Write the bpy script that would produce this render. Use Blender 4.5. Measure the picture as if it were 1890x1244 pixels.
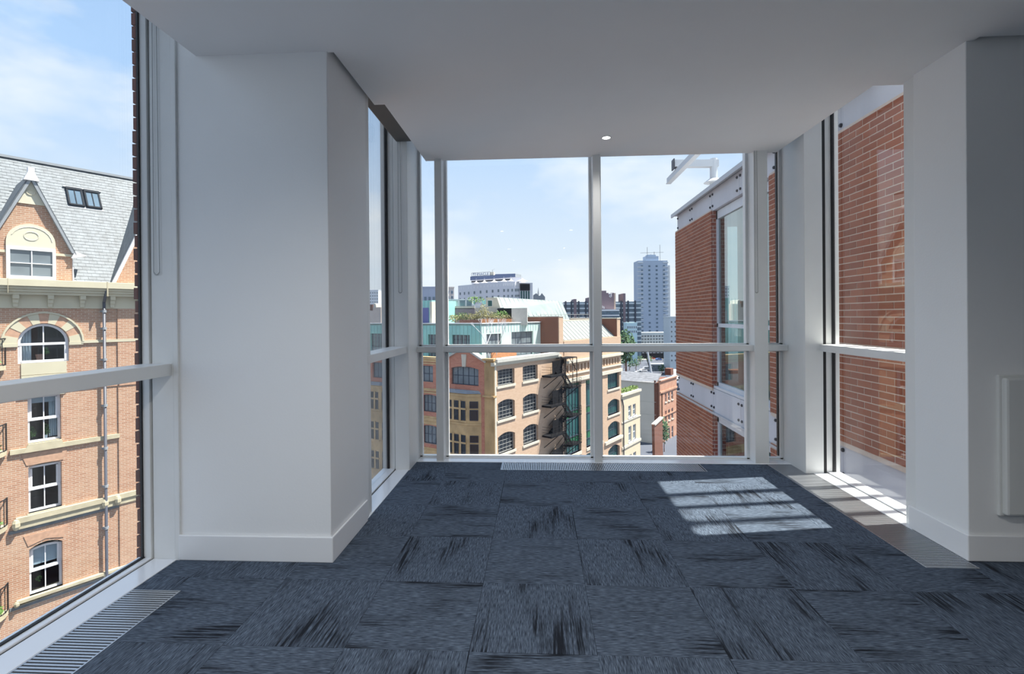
import bpy, bmesh, math, random
from mathutils import Vector, Matrix, noise as mnoise

for o in list(bpy.data.objects):
    bpy.data.objects.remove(o)
SC = bpy.context.scene
COL = SC.collection
random.seed(7)
R = math.radians
GZ = -28.0        # street level below the office floor

# ------------------------------------------------------------------ camera
F_PX, CY_PX, YAW, PITCH, ROLL, CAM_H = 913.8, 585.8, .053, -.0026, .0083, 1.315
CAM = Vector((0, 0, CAM_H))
_f = Vector((-math.sin(YAW) * math.cos(PITCH), math.cos(YAW) * math.cos(PITCH), math.sin(PITCH)))
_r0 = Vector((math.cos(YAW), math.sin(YAW), 0))
_u0 = _r0.cross(_f)
_r = _r0 * math.cos(ROLL) - _u0 * math.sin(ROLL)
_u = _r0 * math.sin(ROLL) + _u0 * math.cos(ROLL)
cd = bpy.data.cameras.new('camera')
cam = bpy.data.objects.new('camera', cd)
COL.objects.link(cam)
cam.matrix_world = Matrix(((_r.x, _u.x, -_f.x, 0), (_r.y, _u.y, -_f.y, 0), (_r.z, _u.z, -_f.z, CAM_H), (0, 0, 0, 1)))
cd.sensor_width = 36
cd.lens = 36 * F_PX / 1890
cd.shift_y = (CY_PX - 622) / 1890
cd.clip_start, cd.clip_end = .05, 5000
SC.camera = cam

# ------------------------------------------------------------------ view, sky, sun
SC.view_settings.view_transform = 'Standard'
SC.view_settings.look = 'None'
SC.view_settings.gamma = 1
SC.view_settings.use_curve_mapping = False
SC.view_settings.exposure = 1.12

SUN_DIR = Vector((1, .16, 2.05)).normalized()
sd = bpy.data.lights.new('sun', 'SUN')
sd.energy, sd.angle, sd.color = 6.2, R(.53), (1, .95, .87)
sun = bpy.data.objects.new('sun', sd)
COL.objects.link(sun)
sun.location = (30, 5, 60)
sun.rotation_euler = SUN_DIR.to_track_quat('Z', 'Y').to_euler()

w = bpy.data.worlds.new('sky'); SC.world = w; w.use_nodes = True
nt = w.node_tree; nt.nodes.clear()
def wn(t, **k):
    n = nt.nodes.new(t)
    for a, b in k.items(): setattr(n, a, b)
    return n
tc = wn('ShaderNodeTexCoord'); sep = wn('ShaderNodeSeparateXYZ'); nt.links.new(tc.outputs['Generated'], sep.inputs[0])
gr = wn('ShaderNodeValToRGB'); nt.links.new(sep.outputs[2], gr.inputs[0])
e = gr.color_ramp.elements
e[0].position, e[0].color = 0.0, (.76, .82, .88, 1)
e[1].position, e[1].color = 1.0, (.30, .48, .84, 1)
x = e.new(.13); x.color = (.66, .76, .88, 1)
x = e.new(.38); x.color = (.40, .59, .88, 1)
mp = wn('ShaderNodeMapping'); nt.links.new(tc.outputs['Generated'], mp.inputs[0]); mp.inputs['Scale'].default_value = (1, 1, 2.6)
mp.inputs['Location'].default_value = (.35, .2, .1)
no = wn('ShaderNodeTexNoise'); nt.links.new(mp.outputs[0], no.inputs[0])
no.inputs['Scale'].default_value, no.inputs['Detail'].default_value, no.inputs['Roughness'].default_value = 2.6, 7, .58
cr = wn('ShaderNodeValToRGB'); nt.links.new(no.outputs[0], cr.inputs[0])
cr.color_ramp.elements[0].position, cr.color_ramp.elements[1].position = .47, .72
mx = wn('ShaderNodeMix', data_type='RGBA'); nt.links.new(cr.outputs[0], mx.inputs[0]); nt.links.new(gr.outputs[0], mx.inputs[6])
mx.inputs[7].default_value = (.86, .89, .92, 1)
bg = wn('ShaderNodeBackground'); nt.links.new(mx.outputs[2], bg.inputs[0]); bg.inputs[1].default_value = .58
wo = wn('ShaderNodeOutputWorld'); nt.links.new(bg.outputs[0], wo.inputs[0])

# ------------------------------------------------------------------ pixel helpers (photo frame 1890 x 1244)
def ray(x, y): return _r * (x - 945) + _u * (CY_PX - y) + _f * F_PX
def onz(x, y, z): d = ray(x, y); return CAM + d * ((z - CAM_H) / d.z)
def onx(x, y, X): d = ray(x, y); return CAM + d * (X / d.x)
def ony(x, y, Y): d = ray(x, y); return CAM + d * (Y / d.y)
def atd(x, y, D): return CAM + ray(x, y) * (D / F_PX)

class Fr:
    """A vertical plane: s runs along it, z up, d out of it towards its viewer."""
    def __init__(s, o, a, side=1):
        s.o = Vector((o[0], o[1], 0)); a = R(a)
        s.t = Vector((math.sin(a), math.cos(a), 0)); s.n = Vector((math.cos(a), -math.sin(a), 0)) * side
    @classmethod
    def px(cls, px, D, a, side=1): return cls(atd(px, 583, D), a, side)
    def P(s, a, z=0, d=0): return s.o + s.t * a + s.n * d + Vector((0, 0, z))
    def sz(s, x, y, d=0):
        q = ray(x, y); k = ((s.o + s.n * d - CAM).dot(s.n)) / q.dot(s.n); p = CAM + q * k
        return ((p - s.o).dot(s.t), p.z)
    def off(s, a, d): return Fr(s.P(a, 0, d), math.degrees(math.atan2(s.t.x, s.t.y)), 1 if s.n.dot(Vector((s.t.y, -s.t.x, 0))) > 0 else -1)

# ------------------------------------------------------------------ mesh helpers
class MB:
    def __init__(s): s.v, s.f = [], []
    def add(s, vs, fs):
        b = len(s.v); s.v += [Vector(p) for p in vs]; s.f += [[b + i for i in q] for q in fs]; return s
    def hexa(s, p):   # 8 corners: bottom loop 0-3, top loop 4-7
        c = sum((Vector(q) for q in p), Vector()) / 8
        fs = [(0, 3, 2, 1), (4, 5, 6, 7), (0, 1, 5, 4), (1, 2, 6, 5), (2, 3, 7, 6), (3, 0, 4, 7)]
        a = [Vector(q) for q in p]
        if (a[1] - a[0]).cross(a[3] - a[0]).dot(a[4] - a[0]) < 0: fs = [q[::-1] for q in fs]
        return s.add(p, fs)
    def box(s, x0, x1, y0, y1, z0, z1):
        return s.hexa([(x0, y0, z0), (x1, y0, z0), (x1, y1, z0), (x0, y1, z0), (x0, y0, z1), (x1, y0, z1), (x1, y1, z1), (x0, y1, z1)])
    def fb(s, F, s0, s1, z0, z1, d0, d1):
        return s.hexa([F.P(s0, z0, d0), F.P(s1, z0, d0), F.P(s1, z0, d1), F.P(s0, z0, d1), F.P(s0, z1, d0), F.P(s1, z1, d0), F.P(s1, z1, d1), F.P(s0, z1, d1)])
    def loops(s, A, B, cap=True):   # two matching closed loops
        n = len(A); fs = [(i, (i + 1) % n, n + (i + 1) % n, n + i) for i in range(n)]
        if cap: fs += [tuple(range(n))[::-1], tuple(range(n, 2 * n))]
        return s.add(list(A) + list(B), fs)
    def pr(s, F, poly, d0, d1): return s.loops([F.P(a, z, d0) for a, z in poly], [F.P(a, z, d1) for a, z in poly])
    def prz(s, poly, z0, z1): return s.loops([(a, b, z0) for a, b in poly], [(a, b, z1) for a, b in poly])
    def tube(s, p0, p1, r, n=8, r1=None):
        p0, p1 = Vector(p0), Vector(p1); r1 = r if r1 is None else r1
        d = (p1 - p0).normalized(); a = d.orthogonal().normalized(); b = d.cross(a)
        cs = [(math.cos(2 * math.pi * i / n), math.sin(2 * math.pi * i / n)) for i in range(n)]
        return s.loops([p0 + a * c * r + b * q * r for c, q in cs], [p1 + a * c * r1 + b * q * r1 for c, q in cs])
    def bar(s, p0, p1, w, h, up=(0, 0, 1)):   # rectangular bar
        p0, p1 = Vector(p0), Vector(p1); d = (p1 - p0).normalized(); u = Vector(up)
        if abs(d.dot(u)) > .98: u = Vector((1, 0, 0))
        x = d.cross(u).normalized() * w / 2; y = x.cross(d).normalized() * h / 2
        return s.loops([p0 + x + y, p0 - x + y, p0 - x - y, p0 + x - y], [p1 + x + y, p1 - x + y, p1 - x - y, p1 + x - y])
    def ball(s, c, rx, ry=None, rz=None, n=8, m=5):
        c = Vector(c); ry = rx if ry is None else ry; rz = rx if rz is None else rz
        vs = [c + Vector((0, 0, -rz))]
        for j in range(1, m):
            t = math.pi * j / m - math.pi / 2
            vs += [c + Vector((rx * math.cos(t) * math.cos(2 * math.pi * i / n), ry * math.cos(t) * math.sin(2 * math.pi * i / n), rz * math.sin(t))) for i in range(n)]
        vs.append(c + Vector((0, 0, rz))); fs = []
        for i in range(n): fs.append((0, 1 + (i + 1) % n, 1 + i))
        for j in range(m - 2):
            for i in range(n): a = 1 + j * n; fs.append((a + i, a + (i + 1) % n, a + n + (i + 1) % n, a + n + i))
        a = 1 + (m - 2) * n
        for i in range(n): fs.append((a + i, a + (i + 1) % n, len(vs) - 1))
        return s.add(vs, fs)
    def wall(s, F, s0, s1, z0, z1, holes, d0, d1):
        """Slab between d0 and d1 with openings (a, b, c, d, rise): rise is the height of a segmental head."""
        ss = sorted({s0, s1} | {q for h in holes for q in h[:2] if s0 < q < s1}); zz = sorted({z0, z1} | {q for h in holes for q in h[2:4] if z0 < q < z1})
        for i in range(len(ss) - 1):
            run = None
            for j in range(len(zz) - 1):
                cx, cz = (ss[i] + ss[i + 1]) / 2, (zz[j] + zz[j + 1]) / 2
                inside = any(h[0] < cx < h[1] and h[2] < cz < h[3] for h in holes)
                if not inside: run = (zz[j] if run is None else run[0], zz[j + 1])
                if run and (inside or j == len(zz) - 2): s.fb(F, ss[i], ss[i + 1], run[0], run[1], d0, d1); run = None
        for h in holes:
            if len(h) > 4 and h[4] > 0:
                m, hw = (h[0] + h[1]) / 2, (h[1] - h[0]) / 2
                for sg in (-1, 1):
                    pts = arc_pts(hw, h[4], 6)   # from centre to side
                    poly = [(m + sg * hw, h[3])] + [(m + sg * a, h[3] - h[4] + b) for a, b in pts[::-1]]
                    s.pr(F, poly, d0, d1)
        return s

def arc_pts(hw, rise, n=6):
    """Points of the right half of a segmental (or semicircular) arch: x from 0 to hw, y above the springing."""
    r = (hw * hw + rise * rise) / (2 * rise); cy = rise - r; a1 = math.atan2(-cy, hw) if rise <= hw else math.asin(max(-1, -cy / r))
    out = []
    for i in range(n + 1):
        a = math.pi / 2 + (a1 - math.pi / 2) * i / n
        out.append((r * math.cos(a), cy + r * math.sin(a)))
    return out

def root_loc(o):
    while o.parent: o = o.parent
    return Vector(o.location)

def mk(name, m, material, parent=None, smooth=False, bevel=0, **props):
    me = bpy.data.meshes.new(name)
    off = root_loc(parent) if parent else Vector()
    me.from_pydata([tuple(p - off) for p in m.v], [], m.f)
    bm = bmesh.new(); bm.from_mesh(me)
    bmesh.ops.recalc_face_normals(bm, faces=bm.faces)
    bm.to_mesh(me); bm.free()
    if smooth:
        for p in me.polygons: p.use_smooth = True
    me.materials.append(material)
    o = bpy.data.objects.new(name, me); COL.objects.link(o)
    if parent: o.parent = parent
    if bevel:
        b = o.modifiers.new('bevel', 'BEVEL'); b.width, b.segments, b.limit_method = bevel, 2, 'ANGLE'
    for k, v in props.items(): o[k] = v
    return o

def thing(name, label, cat, loc=(0, 0, 0), group=None, kind=None):
    o = bpy.data.objects.new(name, None); COL.objects.link(o); o.location = loc; o.empty_display_size = .2
    o['label'], o['category'] = label, cat
    if group: o['group'] = group
    if kind: o['kind'] = kind
    return o

def inst(name, mesh, loc, parent, rot=0):
    o = bpy.data.objects.new(name, mesh); COL.objects.link(o)
    if parent: o.parent = parent; loc = Vector(loc) - root_loc(parent)
    o.location = loc
    if rot: o.rotation_euler.z = rot
    return o

# ------------------------------------------------------------------ materials
def _nodes(name):
    m = bpy.data.materials.new(name); m.use_nodes = True; n = m.node_tree; b = n.nodes['Principled BSDF']; return m, n, b
def _n(n, t, **k):
    q = n.nodes.new(t)
    for a, b in k.items(): setattr(q, a, b)
    return q
def mat(name, col, rough=.6, metal=0, var=.0, scale=3., bump=0, bscale=60., spec=.5, stretch=(1, 1, 1), emit=None):
    m, n, b = _nodes(name)
    b.inputs['Base Color'].default_value = (*col, 1); b.inputs['Roughness'].default_value = rough; b.inputs['Metallic'].default_value = metal
    b.inputs['Specular IOR Level'].default_value = spec
    if emit: b.inputs['Emission Color'].default_value = (*col, 1); b.inputs['Emission Strength'].default_value = emit
    g = _n(n, 'ShaderNodeNewGeometry'); mpn = _n(n, 'ShaderNodeMapping'); mpn.inputs['Scale'].default_value = stretch
    n.links.new(g.outputs['Position'], mpn.inputs[0])
    if var:
        t = _n(n, 'ShaderNodeTexNoise'); t.inputs['Scale'].default_value = scale; t.inputs['Detail'].default_value = 5; n.links.new(mpn.outputs[0], t.inputs[0])
        mr = _n(n, 'ShaderNodeMapRange'); mr.inputs[1].default_value, mr.inputs[2].default_value = .3, .7; mr.inputs[3].default_value, mr.inputs[4].default_value = 1 - var, 1 + var
        n.links.new(t.outputs[0], mr.inputs[0])
        v = _n(n, 'ShaderNodeVectorMath', operation='SCALE'); v.inputs[0].default_value = col; n.links.new(mr.outputs[0], v.inputs['Scale']); n.links.new(v.outputs[0], b.inputs['Base Color'])
    if bump:
        t = _n(n, 'ShaderNodeTexNoise'); t.inputs['Scale'].default_value = bscale; t.inputs['Detail'].default_value = 3; n.links.new(mpn.outputs[0], t.inputs[0])
        bu = _n(n, 'ShaderNodeBump'); bu.inputs['Strength'].default_value = bump; bu.inputs['Distance'].default_value = .01; n.links.new(t.outputs[0], bu.inputs['Height']); n.links.new(bu.outputs[0], b.inputs['Normal'])
    return m

def glass(name, tint=(.93, .96, .95), ior=1.52, boost=1.0):
    m = bpy.data.materials.new(name); m.use_nodes = True; n = m.node_tree; n.nodes.clear()
    fr = _n(n, 'ShaderNodeLayerWeight'); fr.inputs[0].default_value = .5; r0 = ((ior - 1) / (ior + 1)) ** 2
    pw = _n(n, 'ShaderNodeMath', operation='POWER'); pw.inputs[1].default_value = 5; n.links.new(fr.outputs['Facing'], pw.inputs[0])
    ma = _n(n, 'ShaderNodeMath', operation='MULTIPLY_ADD'); ma.inputs[1].default_value, ma.inputs[2].default_value = 1 - r0, r0; n.links.new(pw.outputs[0], ma.inputs[0])
    mu = _n(n, 'ShaderNodeMath', operation='MULTIPLY', use_clamp=True); mu.inputs[1].default_value = boost; n.links.new(ma.outputs[0], mu.inputs[0])
    tr = _n(n, 'ShaderNodeBsdfTransparent'); tr.inputs[0].default_value = (*tint, 1)
    gl = _n(n, 'ShaderNodeBsdfGlossy'); gl.inputs['Roughness'].default_value = 0.0
    mi = _n(n, 'ShaderNodeMixShader'); n.links.new(mu.outputs[0], mi.inputs[0]); n.links.new(tr.outputs[0], mi.inputs[1]); n.links.new(gl.outputs[0], mi.inputs[2])
    o = _n(n, 'ShaderNodeOutputMaterial'); n.links.new(mi.outputs[0], o.inputs[0]); return m

def brickmat(name, t, c1, c2, mortar, bw=.225, rh=.075, msize=.012, patch=.25, rough=.85, pc=(.8, .6, .45)):
    """Brick courses in the plane of horizontal direction t (for walls whose bricks are too far to pick apart)."""
    m, n, b = _nodes(name); b.inputs['Roughness'].default_value = rough
    g = _n(n, 'ShaderNodeNewGeometry'); dt = _n(n, 'ShaderNodeVectorMath', operation='DOT_PRODUCT'); dt.inputs[1].default_value = t
    n.links.new(g.outputs['Position'], dt.inputs[0]); sp = _n(n, 'ShaderNodeSeparateXYZ'); n.links.new(g.outputs['Position'], sp.inputs[0])
    cb = _n(n, 'ShaderNodeCombineXYZ'); n.links.new(dt.outputs['Value'], cb.inputs[0]); n.links.new(sp.outputs[2], cb.inputs[1])
    br = _n(n, 'ShaderNodeTexBrick'); n.links.new(cb.outputs[0], br.inputs[0])
    br.inputs['Color1'].default_value, br.inputs['Color2'].default_value, br.inputs['Mortar'].default_value = (*c1, 1), (*c2, 1), (*mortar, 1)
    br.inputs['Scale'].default_value = 1; br.inputs['Brick Width'].default_value, br.inputs['Row Height'].default_value = bw, rh
    br.inputs['Mortar Size'].default_value = msize / 2; br.inputs['Mortar Smooth'].default_value = .3; br.inputs['Bias'].default_value = 0
    t2 = _n(n, 'ShaderNodeTexNoise'); t2.inputs['Scale'].default_value = .9; t2.inputs['Detail'].default_value = 6; n.links.new(cb.outputs[0], t2.inputs[0])
    mr = _n(n, 'ShaderNodeMapRange'); mr.inputs[1].default_value, mr.inputs[2].default_value = .42, .75; mr.inputs[4].default_value = patch; n.links.new(t2.outputs[0], mr.inputs[0])
    mi = _n(n, 'ShaderNodeMix', data_type='RGBA'); n.links.new(mr.outputs[0], mi.inputs[0]); n.links.new(br.outputs[0], mi.inputs[6]); mi.inputs[7].default_value = (*pc, 1)
    n.links.new(mi.outputs[2], b.inputs['Base Color'])
    bu = _n(n, 'ShaderNodeBump'); bu.inputs['Strength'].default_value = .4; bu.inputs['Distance'].default_value = .01; bu.invert = True
    n.links.new(br.outputs['Fac'], bu.inputs['Height']); n.links.new(bu.outputs[0], b.inputs['Normal']); return m

M = {}
M['plaster'] = mat('white_plaster', (.87, .885, .89), .55, var=.012, scale=2, bump=.05, bscale=90)
M['ceil'] = mat('ceiling_paint', (.86, .86, .855), .7, var=.01)
M['skirt'] = mat('skirting_gloss', (.86, .875, .89), .35, var=.01)
M['alu'] = mat('aluminium_paint', (.80, .815, .81), .38, var=.02, scale=5, spec=.5)
M['sillw'] = mat('sill_white', (.84, .865, .90), .12, var=.01, spec=.9)
M['black'] = mat('black_gasket', (.01, .01, .012), .6)
M['glass'] = glass('window_glass', (.985, .995, .99), 1.5, 1.25)
M['slab'] = mat('screed', (.08, .08, .08), .9)
M['slat'] = mat('grille_aluminium', (.55, .57, .60), .35, metal=.85)
M['tray'] = mat('grille_tray', (.012, .012, .016), .8)
M['cassette'] = mat('blind_cassette', (.11, .105, .095), .6)
M['chain'] = mat('steel_chain', (.22, .23, .23), .4, metal=.7)
M['lamp'] = mat('lamp_diffuser', (1, .97, .92), .4, emit=6)
M['panel'] = mat('panel_white', (.72, .74, .73), .45, var=.01)
# ------------------------------------------------------------------ the room
ZC, ZT = 2.745, 3.25          # soffit height, top of the glazing
XL, XL2, YF, XR = -2.20, -1.30, 4.60, 2.42

# carpet: one procedural material, streaks along each tile's own y
m, n, b = _nodes('carpet'); b.inputs['Roughness'].default_value = .95; b.inputs['Specular IOR Level'].default_value = .15
tcn = _n(n, 'ShaderNodeTexCoord'); oi = _n(n, 'ShaderNodeObjectInfo')
sc = _n(n, 'ShaderNodeVectorMath', operation='SCALE'); n.links.new(oi.outputs['Location'], sc.inputs[0]); sc.inputs['Scale'].default_value = 7.31
ad = _n(n, 'ShaderNodeVectorMath', operation='ADD'); n.links.new(tcn.outputs['Object'], ad.inputs[0]); n.links.new(sc.outputs[0], ad.inputs[1])
def cnoise(scale3, detail, lo, hi):
    mpn = _n(n, 'ShaderNodeMapping'); mpn.inputs['Scale'].default_value = scale3; n.links.new(ad.outputs[0], mpn.inputs[0])
    t = _n(n, 'ShaderNodeTexNoise'); t.inputs['Scale'].default_value = 1; t.inputs['Detail'].default_value = detail; n.links.new(mpn.outputs[0], t.inputs[0])
    q = _n(n, 'ShaderNodeMapRange'); q.inputs[1].default_value, q.inputs[2].default_value = lo, hi; n.links.new(t.outputs[0], q.inputs[0]); return q.outputs[0]
yarn = cnoise((330, 26, 1), 2, .30, .70)
blot = cnoise((6.5, 2.0, 1), 3, .50, .64)
line = cnoise((100, 3.4, 1), 2, .40, .58)
fine = cnoise((260, 9, 1), 1, .47, .60)
mu = _n(n, 'ShaderNodeMath', operation='MULTIPLY'); n.links.new(blot, mu.inputs[0]); n.links.new(line, mu.inputs[1])
l2 = _n(n, 'ShaderNodeMath', operation='MULTIPLY'); l2.inputs[1].default_value = .38; n.links.new(fine, l2.inputs[0])
mxx = _n(n, 'ShaderNodeMath', operation='MAXIMUM'); n.links.new(mu.outputs[0], mxx.inputs[0]); n.links.new(l2.outputs[0], mxx.inputs[1])
c1 = _n(n, 'ShaderNodeMix', data_type='RGBA'); n.links.new(yarn, c1.inputs[0]); c1.inputs[6].default_value = (.026, .036, .056, 1); c1.inputs[7].default_value = (.160, .205, .270, 1)
c2 = _n(n, 'ShaderNodeMix', data_type='RGBA'); n.links.new(mxx.outputs[0], c2.inputs[0]); n.links.new(c1.outputs[2], c2.inputs[6]); c2.inputs[7].default_value = (.014, .017, .024, 1)
n.links.new(c2.outputs[2], b.inputs['Base Color'])
bu = _n(n, 'ShaderNodeBump'); bu.inputs['Strength'].default_value = .35; bu.inputs['Distance'].default_value = .004; n.links.new(yarn, bu.inputs['Height']); n.links.new(bu.outputs[0], b.inputs['Normal'])
M['carpet'] = m

plan = [(-2.26, -6), (4.6, -6), (4.6, 3.1), (2.48, 3.1), (2.48, 4.66), (-1.36, 4.66), (-1.36, 3.25), (-2.26, 3.25)]
floor = mk('floor', MB().prz(plan, -.3, -.03), M['slab'], kind='structure', label='dark blue-grey carpet tile floor of the empty office', category='floor')
GX, GY = -.281, 3.428
GR_F, GR_L, GR_R = (-.333, 1.405, 4.22, 4.435), (-1.98, -1.735, .6, 2.30), (1.985, 2.252, 2.657, 4.435)
blocked = [GR_F, GR_L, GR_R, (-9, -1.98, -9, 9), (-9, -1.122, 2.606, 9), (-9, -1.12, 2.6, 9), (-9, 9, 4.435, 9), (2.25, 9, 2.741, 9), (4.5, 9, -9, 9)]
full = {}
for i in range(-4, 10):
    for j in range(-15, 3):
        x0, y0 = GX + .5 * i, GY + .5 * j; x1, y1 = x0 + .4985, y0 + .4985
        cx, cy = x0 + .25, y0 + .25; vert = (i + j) % 2 == 1
        xs = sorted({x0, x1} | {q for r_ in blocked for q in r_[:2] if x0 < q < x1}); ys = sorted({y0, y1} | {q for r_ in blocked for q in r_[2:] if y0 < q < y1})
        cells = [(xs[a], xs[a + 1], ys[c], ys[c + 1]) for a in range(len(xs) - 1) for c in range(len(ys) - 1)
                 if not any(r_[0] < (xs[a] + xs[a + 1]) / 2 < r_[1] and r_[2] < (ys[c] + ys[c + 1]) / 2 < r_[3] for r_ in blocked)]
        if not cells: continue
        whole = len(cells) == 1 and len(xs) == 2 and len(ys) == 2
        rot = 0 if vert else math.pi / 2
        if whole and 'me' in full: me = full['me']
        else:
            mb = MB()
            for a, c_, d_, e_ in cells:
                u0, u1, v0, v1 = a - cx, c_ - cx, d_ - cy, e_ - cy
                if not vert: u0, u1, v0, v1 = v0, v1, -u1, -u0
                mb.box(u0, u1, v0, v1, -.03, 0)
            me = bpy.data.meshes.new('carpet_tile'); me.from_pydata([tuple(p) for p in mb.v], [], mb.f); me.materials.append(M['carpet'])
            if whole: full['me'] = me
        inst('carpet_tile', me, (cx, cy, 0), floor, rot)

# soffit with the blind slots left open along the glass
sof = [(-1.85, -6), (-1.85, 2.62), (-1.09, 2.62), (-1.09, 3.285), (-1.02, 3.285), (-1.02, 4.505), (2.115, 4.505), (2.115, 3.235), (2.30, 3.235), (2.30, 2.70), (4.55, 2.70), (4.55, -6)]
ceiling = mk('ceiling', MB().prz(sof, ZC, ZC + .16), M['ceil'], kind='structure', label='plain white plaster ceiling stepped back from the glass', category='ceiling')
top = [(-2.3, -6), (4.65, -6), (4.65, 3.2), (2.52, 3.2), (2.52, 4.72), (-1.42, 4.72), (-1.42, 3.25), (-2.3, 3.25)]
mk('ceiling_slab', MB().prz(top, ZT, ZT + .45), M['ceil'], kind='structure', label='structural slab above the ceiling', category='ceiling')

wl = mk('wall_left', MB().box(-1.965, -1.122, 2.606, 3.2, -.03, ZT), M['plaster'], kind='structure', label='white plaster pier between the two glazed corners', category='wall', bevel=.004)
bl = MB().loops([(-1.967, 2.592, 0), (-1.108, 2.592, 0), (-1.108, 3.14, 0), (-1.12, 3.14, 0), (-1.12, 2.604, 0), (-1.967, 2.604, 0)], [(-1.967, 2.592, .138), (-1.108, 2.592, .138), (-1.108, 3.14, .138), (-1.12, 3.14, .138), (-1.12, 2.604, .138), (-1.967, 2.604, .138)])
mk('baseboard_left', bl, M['skirt'], kind='structure', label='white skirting round the foot of the left pier', category='skirting', bevel=.005)
mk('wall_right', MB().box(2.265, 4.6, 2.741, 3.11, -.03, ZT), M['plaster'], kind='structure', label='white plaster wall beside the brick-facing window', category='wall', bevel=.004)
br_ = [(4.5, 2.727), (2.251, 2.727), (2.251, 3.15), (2.263, 3.15), (2.263, 2.739), (4.5, 2.739)]
mk('baseboard_right', MB().prz(br_, .0025, .14), M['skirt'], kind='structure', label='white skirting round the foot of the right wall', category='skirting', bevel=.005)
mk('wall_side', MB().box(4.5, 4.62, -6, 2.741, -.03, ZT), M['plaster'], kind='structure', label='white side wall of the office', category='wall')
mk('wall_light_block', MB().box(-2.3, -1.98, -6, 0, -.03, ZT), M['plaster'], kind='structure', label='white plaster wall added out of view behind the left glass to cut its light', category='wall')  # unseen wall added to keep side light off the right wall
mk('wall_back', MB().box(-2.3, 4.62, -6.12, -6, -.03, ZT), M['plaster'], kind='structure', label='white back wall of the office', category='wall')

# ------------------------------------------------------------------ glazing
def window(n_, label):
    return thing('window_%d' % n_, label, 'window', kind='structure')
def P_(name, mb, m_, par, bev=.0): return mk(name, mb, m_, par, bevel=bev)
TZ0, TZ1 = 1.005, 1.062

w1 = window(1, 'left glass wall facing the gabled brick building')
mull = [2.60, .35, .0]
P_('transom', MB().box(-2.15, -2.0, 0, 2.60, TZ0, TZ1 + .01), M['alu'], w1, .003)
P_('sill', MB().box(-2.115, -1.98, 0, 2.60, -.03, .004), M['sillw'], w1, .003)
P_('bottom_rail', MB().box(-2.20, -2.122, 0, 2.60, -.03, .012), M['sillw'], w1, .004)
P_('gasket', MB().box(-2.13, -2.11, 0, 2.6, -.02, .002).box(-2.175, -2.155, 0, 2.6, .012, .017).box(-2.13, -2.10, 2.63, 2.66, -.02, ZT).box(-2.172, -2.160, 2.582, 2.594, -.02, ZT), M['black'], w1)
P_('jamb', MB().box(-2.175, -2.121, 2.59, 2.72, -.03, ZT), M['alu'], w1, .003)
P_('jamb', MB().box(-2.113, -1.99, 2.60, 2.76, -.03, ZT), M['alu'], w1, .003)
P_('trim_strip', MB().box(-1.988, -1.960, 2.594, 2.74, -.03, ZT), M['alu'], w1, .003)
for y in mull[1:-1]: P_('mullion', MB().box(-2.15, -2.03, y - .032, y + .032, 0, ZT), M['alu'], w1, .003)
for a, c_ in zip(mull[1:], mull):
    for z0, z1 in ((.012, TZ0 + .03), (TZ0 + .03, ZT)): P_('pane', MB().box(-2.169, -2.161, a, c_, z0, z1), M['glass'], w1)

w2 = window(2, 'narrow glazed return beside the white pier')
P_('transom', MB().box(-1.27, -1.13, 3.22, 4.22, TZ0, TZ1), M['alu'], w2, .003)
P_('sill', MB().box(-1.235, -1.12, 3.14, 4.20, -.03, .004), M['sillw'], w2, .003)
P_('bottom_rail', MB().box(-1.35, -1.243, 3.2, 4.30, -.03, .012), M['sillw'], w2, .004)
P_('gasket', MB().box(-1.3, -1.23, 3.2, 4.25, -.02, .002).box(-1.312, -1.288, 4.190, 4.206, -.02, ZT), M['black'], w2)
P_('jamb', MB().box(-1.35, -1.132, 3.2, 3.285, -.03, ZT), M['alu'], w2, .003)
P_('jamb', MB().box(-1.35, -1.243, 4.205, 4.3, -.03, ZT), M['alu'], w2, .003)
P_('corner_post', MB().box(-1.236, -1.112, 4.19, 4.66, -.03, ZT), M['alu'], w2, .003)
P_('corner_post', MB().box(-1.37, -1.236, 4.3, 4.66, -.03, ZT), M['alu'], w2)
for z0, z1 in ((.012, TZ0 + .03), (TZ0 + .03, ZT)): P_('pane', MB().box(-1.304, -1.296, 3.28, 4.215, z0, z1), M['glass'], w2)

w3 = window(3, 'wide glass front looking over the city roofs')
P_('transom', MB().box(-1.112, 2.19, 4.47, 4.585, TZ0 - .015, TZ1 - .02), M['alu'], w3, .003)
P_('sill', MB().box(-1.112, 2.25, 4.435, 4.548, -.03, .004), M['sillw'], w3, .003)
P_('bottom_rail', MB().box(-1.112, 2.19, 4.556, 4.66, -.03, .008), M['sillw'], w3, .004)
P_('top_rail', MB().box(-1.112, 2.19, 4.556, 4.66, ZT - .1, ZT), M['alu'], w3, .004)
xm = [-1.112, -.897, .527, 1.950, 2.19]
for x, a, c_ in ((-.897, -.932, -.866), (.527, .494, .560), (1.95, 1.895, 2.012)):
    P_('mullion', MB().box(a, c_, 4.45, 4.66, -.02, ZT), M['alu'], w3, .003)
fr = MB()
edges = [(-1.112, -.932), (-.866, .494), (.560, 1.895), (2.012, 2.19)]
for a, c_ in edges:
    for z0, z1 in ((.008, TZ0 - .015), (TZ1 - .02, ZT - .1)):
        f_ = MB().box(a, a + .022, 4.575, 4.63, z0, z1).box(c_ - .022, c_, 4.575, 4.63, z0, z1).box(a, c_, 4.575, 4.63, z0, z0 + .010).box(a, c_, 4.575, 4.63, z1 - .012, z1)
        P_('pane_frame', f_, M['alu'], w3)
        P_('pane', MB().box(a, c_, 4.596, 4.604, z0, z1), M['glass'], w3)

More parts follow.
